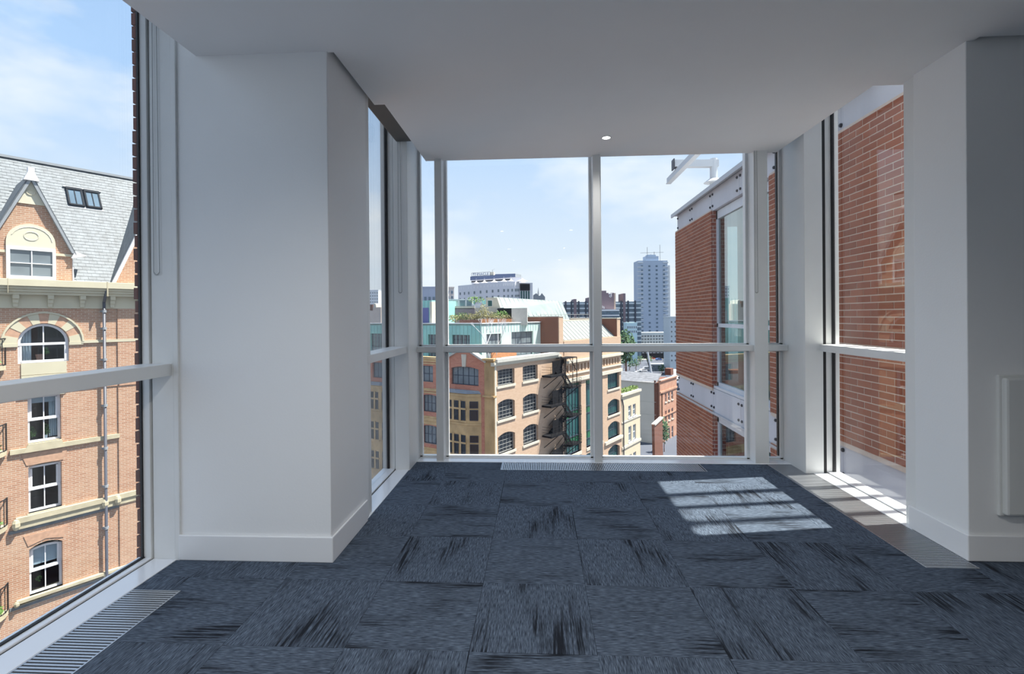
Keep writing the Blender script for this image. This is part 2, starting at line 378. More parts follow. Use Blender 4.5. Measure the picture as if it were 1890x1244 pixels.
w4 = window(4, 'right glass return facing the red brick wing, sunlit at its foot')
P_('corner_post', MB().box(2.19, 2.335, 4.195, 4.66, -.03, ZT), M['alu'], w4, .003)
P_('jamb', MB().box(2.343, 2.47, 4.205, 4.66, -.03, ZT), M['alu'], w4, .003)
P_('jamb', MB().box(2.283, 2.47, 3.11, 3.215, -.03, ZT), M['alu'], w4, .003)
P_('transom', MB().box(2.31, 2.50, 3.21, 4.21, TZ0, TZ1), M['alu'], w4, .003)
P_('sill', MB().box(2.25, 2.36, 3.12, 4.20, -.03, .004), M['sillw'], w4, .003)
P_('bottom_rail', MB().box(2.368, 2.47, 3.2, 4.21, -.03, .012), M['sillw'], w4, .004)
P_('gasket', MB().box(2.35, 2.43, 3.2, 4.25, -.02, .002).box(2.33, 2.36, 4.2, 4.24, -.02, ZT).box(2.408, 2.432, 4.194, 4.206, -.02, ZT).box(2.160, 2.192, 4.60, 4.63, .03, ZT), M['black'], w4)
for z0, z1 in ((.012, TZ0 + .02), (TZ0 + .02, ZT)): P_('pane', MB().box(2.416, 2.424, 3.21, 4.20, z0, z1), M['glass'], w4)

# ------------------------------------------------------------------ floor grilles, each slat a part
def grille(label, rect, along, pitch=.0156):
    x0, x1, y0, y1 = rect
    g = thing('floor_grille', label, 'floor grille', ((x0 + x1) / 2, (y0 + y1) / 2, 0), 'linear floor grilles along the glass')
    mk('tray', MB().box(x0, x1, y0, y1, -.0299, -.026), M['tray'], g)
    e_ = .006
    mk('edge_frame', MB().box(x0, x0 + e_, y0, y1, -.026, .002).box(x1 - e_, x1, y0, y1, -.026, .002).box(x0 + e_, x1 - e_, y0, y0 + e_, -.026, .002).box(x0 + e_, x1 - e_, y1 - e_, y1, -.026, .002), M['slat'], g)
    h = pitch * .27
    if along == 'x': me_, n_ = MB().box(-h, h, y0 + e_ - (y0 + y1) / 2, (y1 - y0) / 2 - e_, -.016, .001), int((x1 - x0 - 2 * e_) / pitch)
    else: me_, n_ = MB().box(x0 + e_ - (x0 + x1) / 2, (x1 - x0) / 2 - e_, -h, h, -.016, .001), int((y1 - y0 - 2 * e_) / pitch)
    me = bpy.data.meshes.new('slat'); me.from_pydata([tuple(p) for p in me_.v], [], me_.f); me.materials.append(M['slat'])
    for k in range(n_):
        c_ = (x0 + e_ + pitch * (k + .5), (y0 + y1) / 2, 0) if along == 'x' else ((x0 + x1) / 2, y1 - e_ - pitch * (k + .5), 0)
        inst('slat', me, c_, g)
grille('silver slatted floor grille below the city-facing glass front', GR_F, 'x')
grille('silver slatted floor grille beside the glass wall facing the gabled building', GR_L, 'y', .0172)
grille('sun-dappled slatted floor grille running past the brick-facing window', GR_R, 'y')

# ------------------------------------------------------------------ blinds: cassette in the slot, looped bead chain
def blind(label, cas, chain, ztop, zbot, half, axis):
    b_ = thing('roller_blind', label, 'roller blind', chain)
    mk('cassette', MB().box(*cas), M['cassette'], b_, bevel=.01)
    cx, cy = chain[0], chain[1]; ax = Vector((1, 0, 0)) if axis == 'x' else Vector((0, 1, 0)); c0 = Vector((cx, cy, 0))
    pts = []
    z = ztop
    while z > zbot + half: pts.append(c0 + ax * (-half * (.7 + .3 * (ztop - z) / (ztop - zbot))) + Vector((0, 0, z))); z -= .0065
    for k in range(9): t = math.pi * k / 8; pts.append(c0 + ax * (-half * math.cos(t)) + Vector((0, 0, zbot + half - half * math.sin(t))))
    z = zbot + half
    while z < ztop: pts.append(c0 + ax * (half * (.7 + .3 * (ztop - z) / (ztop - zbot))) + Vector((0, 0, z))); z += .0065
    mb = MB(); r_ = .0024
    for p in pts: mb.add([p + Vector(q) * r_ for q in ((1, 0, 0), (-1, 0, 0), (0, 1, 0), (0, -1, 0), (0, 0, 1), (0, 0, -1))], [(0, 2, 4), (2, 1, 4), (1, 3, 4), (3, 0, 4), (2, 0, 5), (1, 2, 5), (3, 1, 5), (0, 3, 5)])
    for p, q in zip(pts[::4], pts[4::4]): mb.tube(p, q, .0011, 3)
    mk('bead_chain', mb, M['chain'], b_)
    return b_
blind('hidden roller blind with long bead chain on the post beside the wide white pier', (-2.12, -1.9, .1, 2.55, 3.02, 3.14), (-2.075, 2.593, 3.1), 3.1, 1.555, .0165, 'x')
blind('grey roller blind cassette with bead chain above the narrow glazed return', (-1.205, -1.045, 3.30, 4.19, 2.815, 2.95), (-1.178, 4.182, 3.1), 3.1, 1.52, .014, 'x')
blind('roller blind with bead chain on the mullion beside the brick wing view', (.6, 1.85, 4.52, 4.58, 2.98, 3.1), (1.912, 4.444, 3.1), 3.1, 1.50, .012, 'x')

# ------------------------------------------------------------------ ceiling downlights (the one in view, and unseen ones added behind to brighten the room)
def downlight(x, y, label, power=0):
    d = thing('downlight', label, 'ceiling light', (x, y, ZC), 'recessed ceiling downlights')
    n_ = 20; A = [(math.cos(2 * math.pi * i / n_), math.sin(2 * math.pi * i / n_)) for i in range(n_)]
    mb = MB(); prof = [(.041, .0), (.040, -.004), (.031, -.003), (.029, .004)]
    for (r0, z0), (r1, z1) in zip(prof, prof[1:]):
        mb.loops([(x + r0 * a, y + r0 * c_, ZC + z0) for a, c_ in A], [(x + r1 * a, y + r1 * c_, ZC + z1) for a, c_ in A], cap=False)
    mk('trim_ring', mb, M['panel'], d, smooth=True)
    mk('diffuser', MB().loops([(x + .030 * a, y + .030 * c_, ZC - .002) for a, c_ in A], [(x + .029 * a, y + .029 * c_, ZC + .003) for a, c_ in A]), M['lamp'], d)
    if power:
        l = bpy.data.lights.new('downlight_beam', 'SPOT'); l.energy, l.spot_size, l.spot_blend, l.color, l.shadow_soft_size = power, R(150), .8, (1, .97, .93), .06
        lo = bpy.data.objects.new('downlight_beam', l); COL.objects.link(lo); lo.parent = d; lo.location = (0, 0, -.02)
downlight(.558, 4.023, 'small lit downlight in the ceiling over the sunlit carpet', 9)
for x in (-.6, .558):
    for y in (.9, -1.3, -3.5): downlight(x, y, 'small unseen downlight added behind the camera to brighten the room', 40)

pn = thing('wall_panel', 'raised white flat panel on the right wall above the skirting', 'wall panel', (2.9, 2.73, .25))
mk('face', MB().box(2.42, 3.35, 2.695, 2.742, .255, .972), M['panel'], pn, bevel=.012)
mk('back_plate', MB().box(2.405, 3.36, 2.722, 2.742, .245, .985), M['panel'], pn, bevel=.006)
# ------------------------------------------------------------------ bricks as geometry
def brick_material(name, c1, c2, c3, axis):
    m, n, b = _nodes(name); b.inputs['Roughness'].default_value = .75
    g = _n(n, 'ShaderNodeNewGeometry'); sp = _n(n, 'ShaderNodeSeparateXYZ'); n.links.new(g.outputs['Position'], sp.inputs[0])
    def mth(op, a, b_): q = _n(n, 'ShaderNodeMath', operation=op); (n.links.new(a, q.inputs[0]) if hasattr(a, 'is_linked') else setattr(q.inputs[0], 'default_value', a)); (n.links.new(b_, q.inputs[1]) if hasattr(b_, 'is_linked') else setattr(q.inputs[1], 'default_value', b_)); return q.outputs[0]
    course = mth('FLOOR', mth('DIVIDE', sp.outputs[2], .075), 0); half = mth('MULTIPLY', mth('MODULO', mth('ADD', course, 200), 2), .1125)
    colm = mth('FLOOR', mth('DIVIDE', mth('ADD', mth('ADD', sp.outputs[axis], half), .1749), .225), 0)
    cb = _n(n, 'ShaderNodeCombineXYZ'); n.links.new(colm, cb.inputs[0]); n.links.new(course, cb.inputs[1])
    wn_ = _n(n, 'ShaderNodeTexWhiteNoise', noise_dimensions='2D'); n.links.new(cb.outputs[0], wn_.inputs[0])
    rp = _n(n, 'ShaderNodeValToRGB'); n.links.new(wn_.outputs[0], rp.inputs[0]); e_ = rp.color_ramp.elements
    e_[0].color, e_[1].color = (*c1, 1), (*c2, 1); e_.new(.55).color = (*c3, 1)
    t = _n(n, 'ShaderNodeTexNoise'); t.inputs['Scale'].default_value = 45; t.inputs['Detail'].default_value = 4; n.links.new(g.outputs['Position'], t.inputs[0])
    mi = _n(n, 'ShaderNodeMix', data_type='RGBA', blend_type='MULTIPLY'); mi.inputs[0].default_value = .35; n.links.new(rp.outputs[0], mi.inputs[6]); n.links.new(t.outputs[0], mi.inputs[7])
    n.links.new(mi.outputs[2], b.inputs['Base Color'])
    bu = _n(n, 'ShaderNodeBump'); bu.inputs['Strength'].default_value = .3; bu.inputs['Distance'].default_value = .004; n.links.new(t.outputs[0], bu.inputs['Height']); n.links.new(bu.outputs[0], b.inputs['Normal'])
    return m
M['rbrick'] = brick_material('red_brick', (.28, .078, .03), (.38, .12, .05), (.33, .095, .04), 1)
M['mortar'] = mat('mortar', (.56, .46, .38), .9, var=.06, scale=20)
M['shadebrick'] = brick_material('shaded_brick', (.11, .035, .025), (.17, .05, .035), (.13, .045, .03), 0)  # pier brick darkened: its shade is put into the colour
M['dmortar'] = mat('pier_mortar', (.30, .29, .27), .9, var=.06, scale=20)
M['concrete'] = mat('band_concrete', (.52, .52, .55), .75, var=.09, scale=1.2, bump=.1, bscale=30, stretch=(1, 1, .35))
M['bolt'] = mat('dark_bolt', (.06, .06, .07), .5, metal=.5)
M['coping'] = mat('coping_metal', (.45, .46, .48), .5, metal=.2)
M['wframe'] = mat('wing_window_frame', (.55, .57, .60), .45)
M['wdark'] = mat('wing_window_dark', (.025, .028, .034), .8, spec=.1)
M['wglass'] = glass('wing_glass', (.66, .78, .76), 1.75, 2.1)
M['wroom'] = mat('wing_room', (.55, .62, .60), .7, var=.05)
M['whitesteel'] = mat('white_steel', (.52, .54, .56), .45, var=.03)

# the brick wing beyond the right glass: wall plane x = 3.45
WX, WY0, WY1, OY0, OY1 = 3.45, 4.775, 12.65, 7.5875, 10.0625
wing = thing('brick_wing', 'red brick wing with grey concrete bands just outside the right glass', 'building', (3.6, 8.7, GZ))
core = MB()
for z0, z1 in ((-.2, 3.4), (-3.9, -.6), (-7.5, -4.4), (GZ, -7.5)):
    for y0, y1 in ((WY0, OY0), (OY1, WY1)): core.box(WX + .004, WX + .32, y0 + .004, y1 - .004, z0, z1)
mk('mortar_wall', core, M['mortar'], wing)
mk('side_wall', MB().box(WX + .05, 9, WY0 + .004, WY0 + .3, GZ, 3.78).box(WX + .32, 9, 12.3, WY1 - .01, GZ, -.05).box(8.7, 9, WY0, WY1, GZ, -.05), brickmat('wing_side_brick', (1, 0, 0), (.36, .085, .04), (.42, .11, .055), (.6, .5, .42)), wing)
mk('reveal', MB().box(WX + .001, WX + .30, OY1 - .005, OY1 + .012, -.16, 3.37).box(WX + .001, WX + .30, OY0 - .012, OY0 + .005, -.16, 3.37).box(WX + .001, WX + .30, OY1 - .005, OY1 + .012, -3.6, -.62), brickmat('reveal_brick', (1, 0, 0), (.24, .055, .035), (.28, .075, .04), (.5, .42, .36)), wing)
bl_ = []
cz = lambda k: k * .075
for k in range(-30, 46):
    z0 = cz(k) + .006; z1 = z0 + .063
    if z1 < -2.5 or (-.63 < z0 and z1 < -.155) or z1 > 3.41: continue
    sh = .1125 if (k + 200) % 2 else 0
    for y0, y1 in ((WY0, OY0), (OY1, WY1)):
        j = math.floor((y0 - WY0 + sh) / .225 + .001)
        while WY0 + j * .225 - sh < y1:
            a, c_ = max(y0, WY0 + j * .225 - sh + .006), min(y1, WY0 + (j + 1) * .225 - sh - .006); j += 1
            if c_ - a > .03: bl_.append((a, c_, z0, z1))
seen = [q for q in bl_ if 4.9 < (q[0] + q[1]) / 2 < 7.6 and q[3] > -.2]
def px_area(q):
    return (q[1] - q[0]) / ((q[0] + q[1]) / 2) ** 3
order = sorted(seen, key=px_area, reverse=True)[:300]; pick = set(order); cache = {}
for q in order:
    key = round(q[1] - q[0], 4)
    if key not in cache:
        h = (q[1] - q[0]) / 2; me = bpy.data.meshes.new('brick'); mb = MB().box(0, .08, -h, h, 0, .063); me.from_pydata([tuple(p) for p in mb.v], [], mb.f); me.materials.append(M['rbrick']); cache[key] = me
    inst('brick', cache[key], (WX + random.uniform(-.0015, .0015), (q[0] + q[1]) / 2, q[2]), wing)
rest = MB()
for q in bl_:
    if q not in pick: dx = random.uniform(-.0015, .0015); rest.box(WX + dx, WX + .08, *q)
mk('brickwork', rest, M['rbrick'], wing, kind='stuff')
joints = [WY0, 5.93, 7.40, 8.75, 10.10, 11.42, WY1 - .1]
for z0, z1 in ((3.375, 3.785), (-.62, -.16)):
    for a, c_ in zip(joints, joints[1:]):
        p = mk('band_panel', MB().box(WX + .03, WX + .34, a + .006, c_ - .006, z0, z1), M['concrete'], wing, bevel=.006)
        bo = MB()
        for y in (a + .07, c_ - .07):
            for z in (z0 + .09, z1 - .09): bo.tube((WX + .032, y, z), (WX + .012, y, z), .024, 10).tube((WX + .012, y, z), (WX + .004, y, z), .014, 8)
        mk('bolts', bo, M['bolt'], p)
mk('band_ledge', MB().box(WX - .01, WX + .3, WY0, WY1 - .1, -.66, -.62), M['coping'], wing)
mk('coping', MB().box(WX - .09, WX + .5, WY0 - .05, WY1 + .04, 3.79, 3.835).box(WX - .09, WX - .06, WY0 - .05, WY1 + .04, 3.75, 3.79), M['coping'], wing)
mk('roof', MB().box(WX + .3, 9, WY0, WY1, 3.5, 3.72), M['coping'], wing)
mk('floor_slab', MB().box(WX + .3, 9, WY0, WY1, -.6, -.13).box(WX + .3, 9, WY0, WY1, -4.2, -3.9), M['wroom'], wing)
mk('inner_column', MB().box(4.25, 4.75, 10.3, 10.8, -.13, 3.5).box(5.6, 6.4, 11.6, 12.0, -.13, 3.5).box(4.4, 8.5, 9.95, 10.15, -4, -.6), M['plaster'], wing)
mk('inner_wall', MB().box(6.2, 9, WY0 + .3, WY0 + .5, -.1, 3.5).box(8.6, 8.8, WY0, 9.5, -.1, 3.5), M['wroom'], wing)
for z0, z1 in ((-.10, 3.36), (-3.85, -.66)):
    mb = MB(); x0, x1 = WX + .10, WX + .17; ym = 8.74; zt = z0 + 1.2 if z0 > -1 else z0 + 2.1
    mb.box(x0, x1, OY1 - .07, OY1, z0, z1).box(x0, x1, OY0, OY0 + .07, z0, z1).box(x0, x1, ym - .035, ym + .035, z0, z1).box(x0, x1, OY0, OY1, z0, z0 + .07).box(x0, x1, OY0, OY1, z1 - .16, z1).box(x0, x1, OY0, OY1, zt - .035, zt + .035)
    mb.box(WX + .03, x1, OY0, OY1, z0 - .05, z0)
    wd = mk('window', mb, M['wframe'], wing)
    mk('gasket', MB().box(x1 - .02, x1 + .01, ym - .075, ym - .035, z0 + .07, z1 - .16).box(x1 - .02, x1 + .01, OY1 - .11, OY1 - .07, z0 + .07, z1 - .16), M['wdark'], wd)
    for a, c_ in ((OY0 + .07, ym - .035), (ym + .035, OY1 - .07)):
        for e0, e1 in ((z0 + .07, zt - .035), (zt + .035, z1 - .16)): mk('pane', MB().box(x0 + .03, x0 + .04, a, c_, e0, e1), M['wglass'], wd)

# window-cleaning hoist on the wing roof
dv = thing('roof_davit', 'white steel davit arm and beam on the roof of the red brick wing', 'davit', (4.3, 11.6, 3.72))
py = 11.9; base = Vector((4.15, py, 3.7)); zt = 4.86
mk('post', MB().tube(base, (base.x, base.y, zt + .12), .085, 12).tube((base.x, base.y, 4.42), (base.x, base.y, 4.50), .23, 12, .12).tube((base.x, base.y, 3.7), (base.x, base.y, 4.1), .14, 12), M['whitesteel'], dv)
mk('arm', MB().bar((base.x + .1, py, zt), (3.22, py, zt + .02), .15, .16), M['whitesteel'], dv)
mk('end_plate', MB().box(3.20, 3.225, py - .1, py + .1, zt - .12, zt + .12), M['bolt'], dv)
mk('beam', MB().box(3.24, 3.32, 9.0, 12.6, 4.60, 4.73).box(3.22, 3.34, 9.0, 12.6, 4.585, 4.60), M['whitesteel'], dv)
mk('hanger', MB().box(3.26, 3.30, py - .04, py + .04, 4.7, zt), M['bolt'], dv)
mk('rail', MB().bar((4.6, 11.2, 4.15), (4.6, 9.4, 4.15), .05, .22).box(4.56, 4.64, 9.4, 9.5, 3.7, 4.3), M['whitesteel'], dv)
# unseen pipes added beyond the right wall to cast shadow bars on the carpet
for X, sh, r_ in ((3.75, 4.05, .038), (3.75, 3.815, .033), (4.6, 3.56, .035)):
    y = sh + .161 * (X - 3.4)
    fl = thing('shadow_pipe', 'tall grey steel pipe added unseen outside the right wall to cast a shadow bar', 'pipe', (X, y, GZ), 'added shadow pipes by the brick wing')
    mk('shaft', MB().tube((X, y, GZ), (X, y, 7.5), r_, 12), M['coping'], fl, smooth=True)
    mk('pipe_cap', MB().tube((X, y, 7.5), (X, y, 7.62), r_ * 1.8, 12, r_ * .6), M['coping'], fl)

# brick pier of our own building past the left glass
pier = thing('brick_pier', 'red brick pier edge beside the left glass, shade put into its colour', 'brick pier', (-1.8, 3, -.6))
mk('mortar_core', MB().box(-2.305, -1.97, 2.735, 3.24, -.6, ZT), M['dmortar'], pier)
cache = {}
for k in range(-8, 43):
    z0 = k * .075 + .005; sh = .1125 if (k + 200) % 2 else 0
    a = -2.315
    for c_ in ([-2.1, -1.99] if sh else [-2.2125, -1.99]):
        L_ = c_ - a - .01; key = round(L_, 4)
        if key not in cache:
            me = bpy.data.meshes.new('brick'); mb = MB().box(0, L_, 0, .3, 0, .065); me.from_pydata([tuple(p) for p in mb.v], [], mb.f); me.materials.append(M['shadebrick']); cache[key] = me
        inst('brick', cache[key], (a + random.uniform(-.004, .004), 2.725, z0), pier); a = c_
# ------------------------------------------------------------------ far-building helpers
def opane(name, col=(.02, .026, .034), rough=.08, spec=.4): return mat(name, col, rough, spec=spec, var=.25, scale=.7)
M['dark_pane'] = opane('dark_window_pane')
M['blue_pane'] = opane('blue_window_pane', (.10, .15, .20))
M['grey_pane'] = opane('grey_window_pane', (.16, .19, .21))
M['white'] = mat('white_paint', (.70, .70, .72), .5, var=.02)
M['cream'] = mat('cream_stone', (.50, .46, .335), .75, var=.06, scale=1.5, bump=.1, bscale=20)
M['stone'] = mat('weathered_stone', (.44, .39, .27), .85, var=.16, scale=2.5, bump=.2, bscale=25)
M['slate'] = mat('slate', (.125, .143, .158), .6, var=.26, scale=4.5, bump=.15, bscale=40)
M['lead'] = mat('lead_flashing', (.26, .28, .30), .6, var=.06)
M['pipe'] = mat('drainpipe_paint', (.06, .065, .085), .45)
M['iron'] = mat('black_iron', (.014, .014, .016), .85, spec=.08)
M['room'] = mat('dark_room', (.03, .03, .035), .9)
M['curtain'] = mat('curtain_cloth', (.70, .72, .72), .9, var=.05)
M['leaf'] = mat('leaf_green', (.10, .20, .04), .6, var=.35, scale=30)
M['terracotta'] = mat('terracotta_pot', (.52, .24, .16), .8)
M['cglass'] = glass('clear_far_glass', (.80, .86, .90), 1.5, 1.3)

def leafy(m_, c, rx, ry, rz, n_, size, rnd=random):
    for _ in range(n_):
        while True:
            q = Vector((rnd.uniform(-1, 1), rnd.uniform(-1, 1), rnd.uniform(-1, 1)))
            if q.length <= 1: break
        p = Vector(c) + Vector((q.x * rx, q.y * ry, q.z * rz)); a = Vector((rnd.gauss(0, 1), rnd.gauss(0, 1), rnd.gauss(0, 1))).normalized() * size; b_ = a.orthogonal().normalized() * size * .5
        m_.add([p - a, p + b_, p + a, p - b_], [(0, 1, 2, 3)])

def sash(root, F, s0, s1, z0, z1, d, fw=.07, bars=(1, 1), frame=None, pane=None, rise=0, deep=.06, bw=.03, name='window'):
    """A framed window standing at depth d: outer frame, glazing bars (nx, ny inner bars), one pane sub-part."""
    m_ = MB(); F2 = F
    if rise:
        mid, hw = (s0 + s1) / 2, (s1 - s0) / 2; o_ = arc_pts(hw, rise, 7); i_ = arc_pts(hw - fw, max(.05, rise - fw * .4), 7)
        out = [(mid - a, z1 - rise + b_) for a, b_ in o_[::-1]] + [(mid + a, z1 - rise + b_) for a, b_ in o_[1:]]
        inn = [(mid - a, z1 - rise - fw * .6 + b_) for a, b_ in i_[::-1]] + [(mid + a, z1 - rise - fw * .6 + b_) for a, b_ in i_[1:]]
        for k in range(len(out) - 1): m_.pr(F, [out[k], out[k + 1], inn[k + 1], inn[k]], d - deep, d)
        zj = z1 - rise
    else:
        m_.fb(F, s0, s1, z1 - fw, z1, d - deep, d); zj = z1 - fw
    m_.fb(F, s0, s0 + fw, z0, zj, d - deep, d).fb(F, s1 - fw, s1, z0, zj, d - deep, d).fb(F, s0 + fw, s1 - fw, z0, z0 + fw * 1.15, d - deep, d)
    nx, ny = bars
    for k in range(nx): a = s0 + (s1 - s0) * (k + 1) / (nx + 1); m_.fb(F, a - bw / 2, a + bw / 2, z0 + fw * .8, z1 - fw * .7, d - deep * .8, d - deep * .15)
    for k in range(ny): z = z0 + (z1 - z0) * (k + 1) / (ny + 1); m_.fb(F, s0 + fw * .8, s1 - fw * .8, z - bw / 2, z + bw / 2, d - deep * .85, d - deep * .1)
    o = mk(name, m_, frame or M['white'], root)
    pd = d - deep * .6
    if rise: mk('pane', MB().pr(F, inn + [(s1 - fw, z0 + fw), (s0 + fw, z0 + fw)], pd - .012, pd), pane or M['dark_pane'], o)
    else: mk('pane', MB().fb(F, s0 + fw * .6, s1 - fw * .6, z0 + fw * .6, z1 - fw * .6, pd - .012, pd), pane or M['dark_pane'], o)
    return o

# ------------------------------------------------------------------ gabled brick building across the street (left)
FL = Fr.px(190, 20.3, 33.8)
tL = tuple(FL.t)
M['lbrick'] = brickmat('orange_brick', tL, (.34, .165, .095), (.43, .235, .145), (.52, .44, .345), msize=.017, patch=.36, pc=(.47, .355, .245))
M['lbrick_pale'] = mat('brick_voussoir', (.44, .265, .175), .85, var=.15, scale=9)
lb = thing('gabled_brick_building', 'orange brick building with cream stone bands, slate roof and gabled dormers', 'building', FL.P(1, GZ, -4))
SL0, SL1 = -7.5, 9.6
cols = [-1.79, 3.0, 7.7]
holes = []
for c_ in cols:
    holes += [(c_ - .72, c_ + .72, -.30, 1.19, .72), (c_ - .47, c_ + .47, -3.32, -1.52, 0), (c_ - .47, c_ + .47, -5.92, -4.12, .08), (c_ - .47, c_ + .47, -9.02, -7.12, .16), (c_ - .47, c_ + .47, -12.2, -10.4, .16)]
mk('wall', MB().wall(FL, SL0, SL1, GZ, 2.0, holes, -.45, 0), M['lbrick'], lb)
mk('end_wall', MB().fb(FL, SL1 - .4, SL1 - .01, GZ, 2.0, -9, -.45).fb(FL, SL0, SL0 + .4, GZ, 2.0, -9, -.45), M['lbrick'], lb)
mk('pier', MB().fb(FL, .47, .85, -9.2, 1.78, 0, .05).fb(FL, .85, 1.6, -9.2, 1.78, 0, .05), M['lbrick'], lb)
mk('soldier_course', MB().fb(FL, -1.25, .45, -1.45, -1.1, 0, .03).fb(FL, .5, SL1, -1.45, -1.1, 0, .08), M['lbrick_pale'], lb)
# cornice, frieze and brackets
mk('frieze', MB().fb(FL, SL0, SL1, 1.76, 2.28, -.4, .06), M['cream'], lb)
cn = mk('cornice', MB().fb(FL, SL0, SL1, 2.56, 2.82, -.5, .50).fb(FL, SL0, SL1, 2.46, 2.56, -.4, .42).fb(FL, SL0, SL1, 2.36, 2.46, -.4, .36).fb(FL, SL0, SL1, 2.26, 2.36, -.4, .30), M['cream'], lb, bevel=.015)
mk('joint', MB().fb(FL, -2.82, -2.805, 2.3, 2.83, .2, .505).fb(FL, .02, .06, 2.25, 2.83, .2, .508), M['stone'], cn)
s = -2.40 - .985 * 5
while s < SL1:
    mk('bracket', MB().pr(FL, [(s - .07, 1.80), (s + .07, 1.80), (s + .07, 2.27), (s - .07, 2.27)], .06, .14).fb(FL, s - .09, s + .09, 2.10, 2.27, .06, .27).fb(FL, s - .08, s + .08, 1.95, 2.10, .06, .20), M['cream'], lb, bevel=.02); s += .95
# string courses
mk('string_course', MB().fb(FL, SL0, cols[0] - 1.1, .38, .49, 0, .06).fb(FL, cols[0] + 1.1, SL1, .38, .49, 0, .06), M['cream'], lb)
mk('string_course', MB().fb(FL, -2.75, -2.25, -3.62, -3.45, 0, .08).fb(FL, -1.33, .5, -3.62, -3.45, 0, .08).fb(FL, 1.6, SL1, -3.62, -3.45, 0, .08), M['stone'], lb)
for z in (-6.0, -9.05):
    k = .46 if z > -7 else .22
    mk('string_course', MB().fb(FL, -2.62, SL1, z - .18 * k / .46, z + .04, 0, .14).fb(FL, -2.62, SL1, z - k + .05, z - .15, 0, .09), M['stone'], lb, bevel=.015)
    mk('blue_brick_course', MB().fb(FL, -2.8, SL1, z - k - .07, z - k + .05, 0, .04), M['slate'], lb)
for s in (-2.62, -.02, .40):
    mk('carved_boss', MB().ball(FL.P(s, -6.2, .12), .12, .12, .22, 7, 5).ball(FL.P(s, -9.13, .1), .09, .09, .12, 7, 5), M['stone'], lb)
# arched windows: alternating stone and brick voussoirs
for c_ in cols:
    n_ = 11; ro, ri, zc = 1.12, .74, .45
    for k in range(n_):
        a0, a1 = math.pi * (1 - k / n_), math.pi * (1 - (k + 1) / n_)
        pts = []
        for t in (0, .5, 1): a = a0 + (a1 - a0) * t; pts.append((c_ + ro * math.cos(a), zc + ro * math.sin(a)))
        for t in (1, .5, 0): a = a0 + (a1 - a0) * t; pts.append((c_ + ri * math.cos(a), zc + ri * math.sin(a)))
        st = k % 2 == 0
        mk('voussoir', MB().pr(FL, pts, -.02, .035 if st else .025), M['cream'] if st else M['lbrick_pale'], lb)
    hd = MB()
    for k in range(16):
        a0, a1 = math.pi * k / 16, math.pi * (k + 1) / 16
        hd.pr(FL, [(c_ + 1.12 * math.cos(a0), zc + 1.12 * math.sin(a0)), (c_ + 1.18 * math.cos(a0), zc + 1.18 * math.sin(a0)), (c_ + 1.18 * math.cos(a1), zc + 1.18 * math.sin(a1)), (c_ + 1.12 * math.cos(a1), zc + 1.12 * math.sin(a1))], 0, .07)
    mk('hood_mould', hd, M['cream'], lb)
    mk('impost', MB().fb(FL, c_ - 1.15, c_ - .72, .33, .45, 0, .05).fb(FL, c_ + .72, c_ + 1.15, .33, .45, 0, .05), M['cream'], lb)
    mk('apron', MB().fb(FL, c_ - .64, c_ + .64, -.74, -.30, -.1, .03).fb(FL, c_ - .64, c_ + .64, -1.48, -.76, -.1, .05), M['cream'], lb)
    mk('sill', MB().pr(FL, [(c_ - .62, -3.62), (c_ + .55, -3.62), (c_ + .47, -3.32), (c_ - .47, -3.32)], -.35, .10).fb(FL, c_ - .47, c_ + .47, -3.36, -3.30, -.4, -.05), M['stone'], lb)
    mk('sill', MB().fb(FL, c_ - .52, c_ + .55, -6.0, -5.92, -.4, .08).fb(FL, c_ - .52, c_ + .55, -9.09, -9.02, -.4, .08), M['stone'], lb)
    mk('brick_head', MB().pr(FL, [(c_ - .52, -4.12), (c_ + .52, -4.12), (c_ + .66, -3.68), (c_ - .66, -3.68)], 0, .02).pr(FL, [(c_ - .5, -7.14), (c_, -7.0), (c_ + .5, -7.14), (c_ + .62, -6.72), (c_ - .62, -6.72)], 0, .02), M['lbrick_pale'], lb)
    # sashes
    wd = sash(lb, FL, c_ - .72, c_ + .72, -.30, 1.17, -.08, .085, (1, 0), rise=.72, pane=M['cglass'], bw=.035)
    mk('meeting_rail', MB().fb(FL, c_ - .70, c_ + .70, .36, .45, -.15, -.06).fb(FL, c_ - .66, c_ - .6, -.26, .36, -.13, -.07).fb(FL, c_ + .6, c_ + .66, -.26, .36, -.13, -.07), M['white'], wd)
    for z0, z1, rs in ((-3.32, -1.56, 0), (-5.92, -4.20, 0), (-9.02, -7.26, .1), (-12.2, -10.5, .1)):
        wd = sash(lb, FL, c_ - .47, c_ + .47, z0, z1, -.16, .075, (1, 0), pane=M['cglass'], rise=rs, bw=.03)
        zm = (z0 + z1) / 2
        mk('meeting_rail', MB().fb(FL, c_ - .45, c_ + .45, zm - .05, zm + .05, -.24, -.13).fb(FL, c_ - .40, c_ - .34, zm, z1 - .1, -.22, -.15).fb(FL, c_ + .34, c_ + .40, zm, z1 - .1, -.22, -.15), M['white'], wd)
    mk('room', MB().fb(FL, c_ - 1.2, c_ + 1.2, -12.4, 1.4, -2.6, -2.5).fb(FL, c_ - 1.2, c_ - 1.1, -12.4, 1.4, -2.5, -.45).fb(FL, c_ + 1.1, c_ + 1.2, -12.4, 1.4, -2.5, -.45).fb(FL, c_ - 1.1, c_ + 1.1, -3.55, -3.4, -2.5, -.45).fb(FL, c_ - 1.1, c_ + 1.1, -6.1, -5.98, -2.5, -.45).fb(FL, c_ - 1.1, c_ + 1.1, -.5, -.36, -2.5, -.45).fb(FL, c_ - 1.1, c_ + 1.1, 1.3, 1.4, -2.5, -.45), M['room'], lb)
mk('lintel', MB().fb(FL, -2.52, -1.22, -1.56, -1.44, 0, .06).fb(FL, cols[1] - .7, cols[1] + .6, -1.56, -1.44, 0, .06), M['cream'], lb)
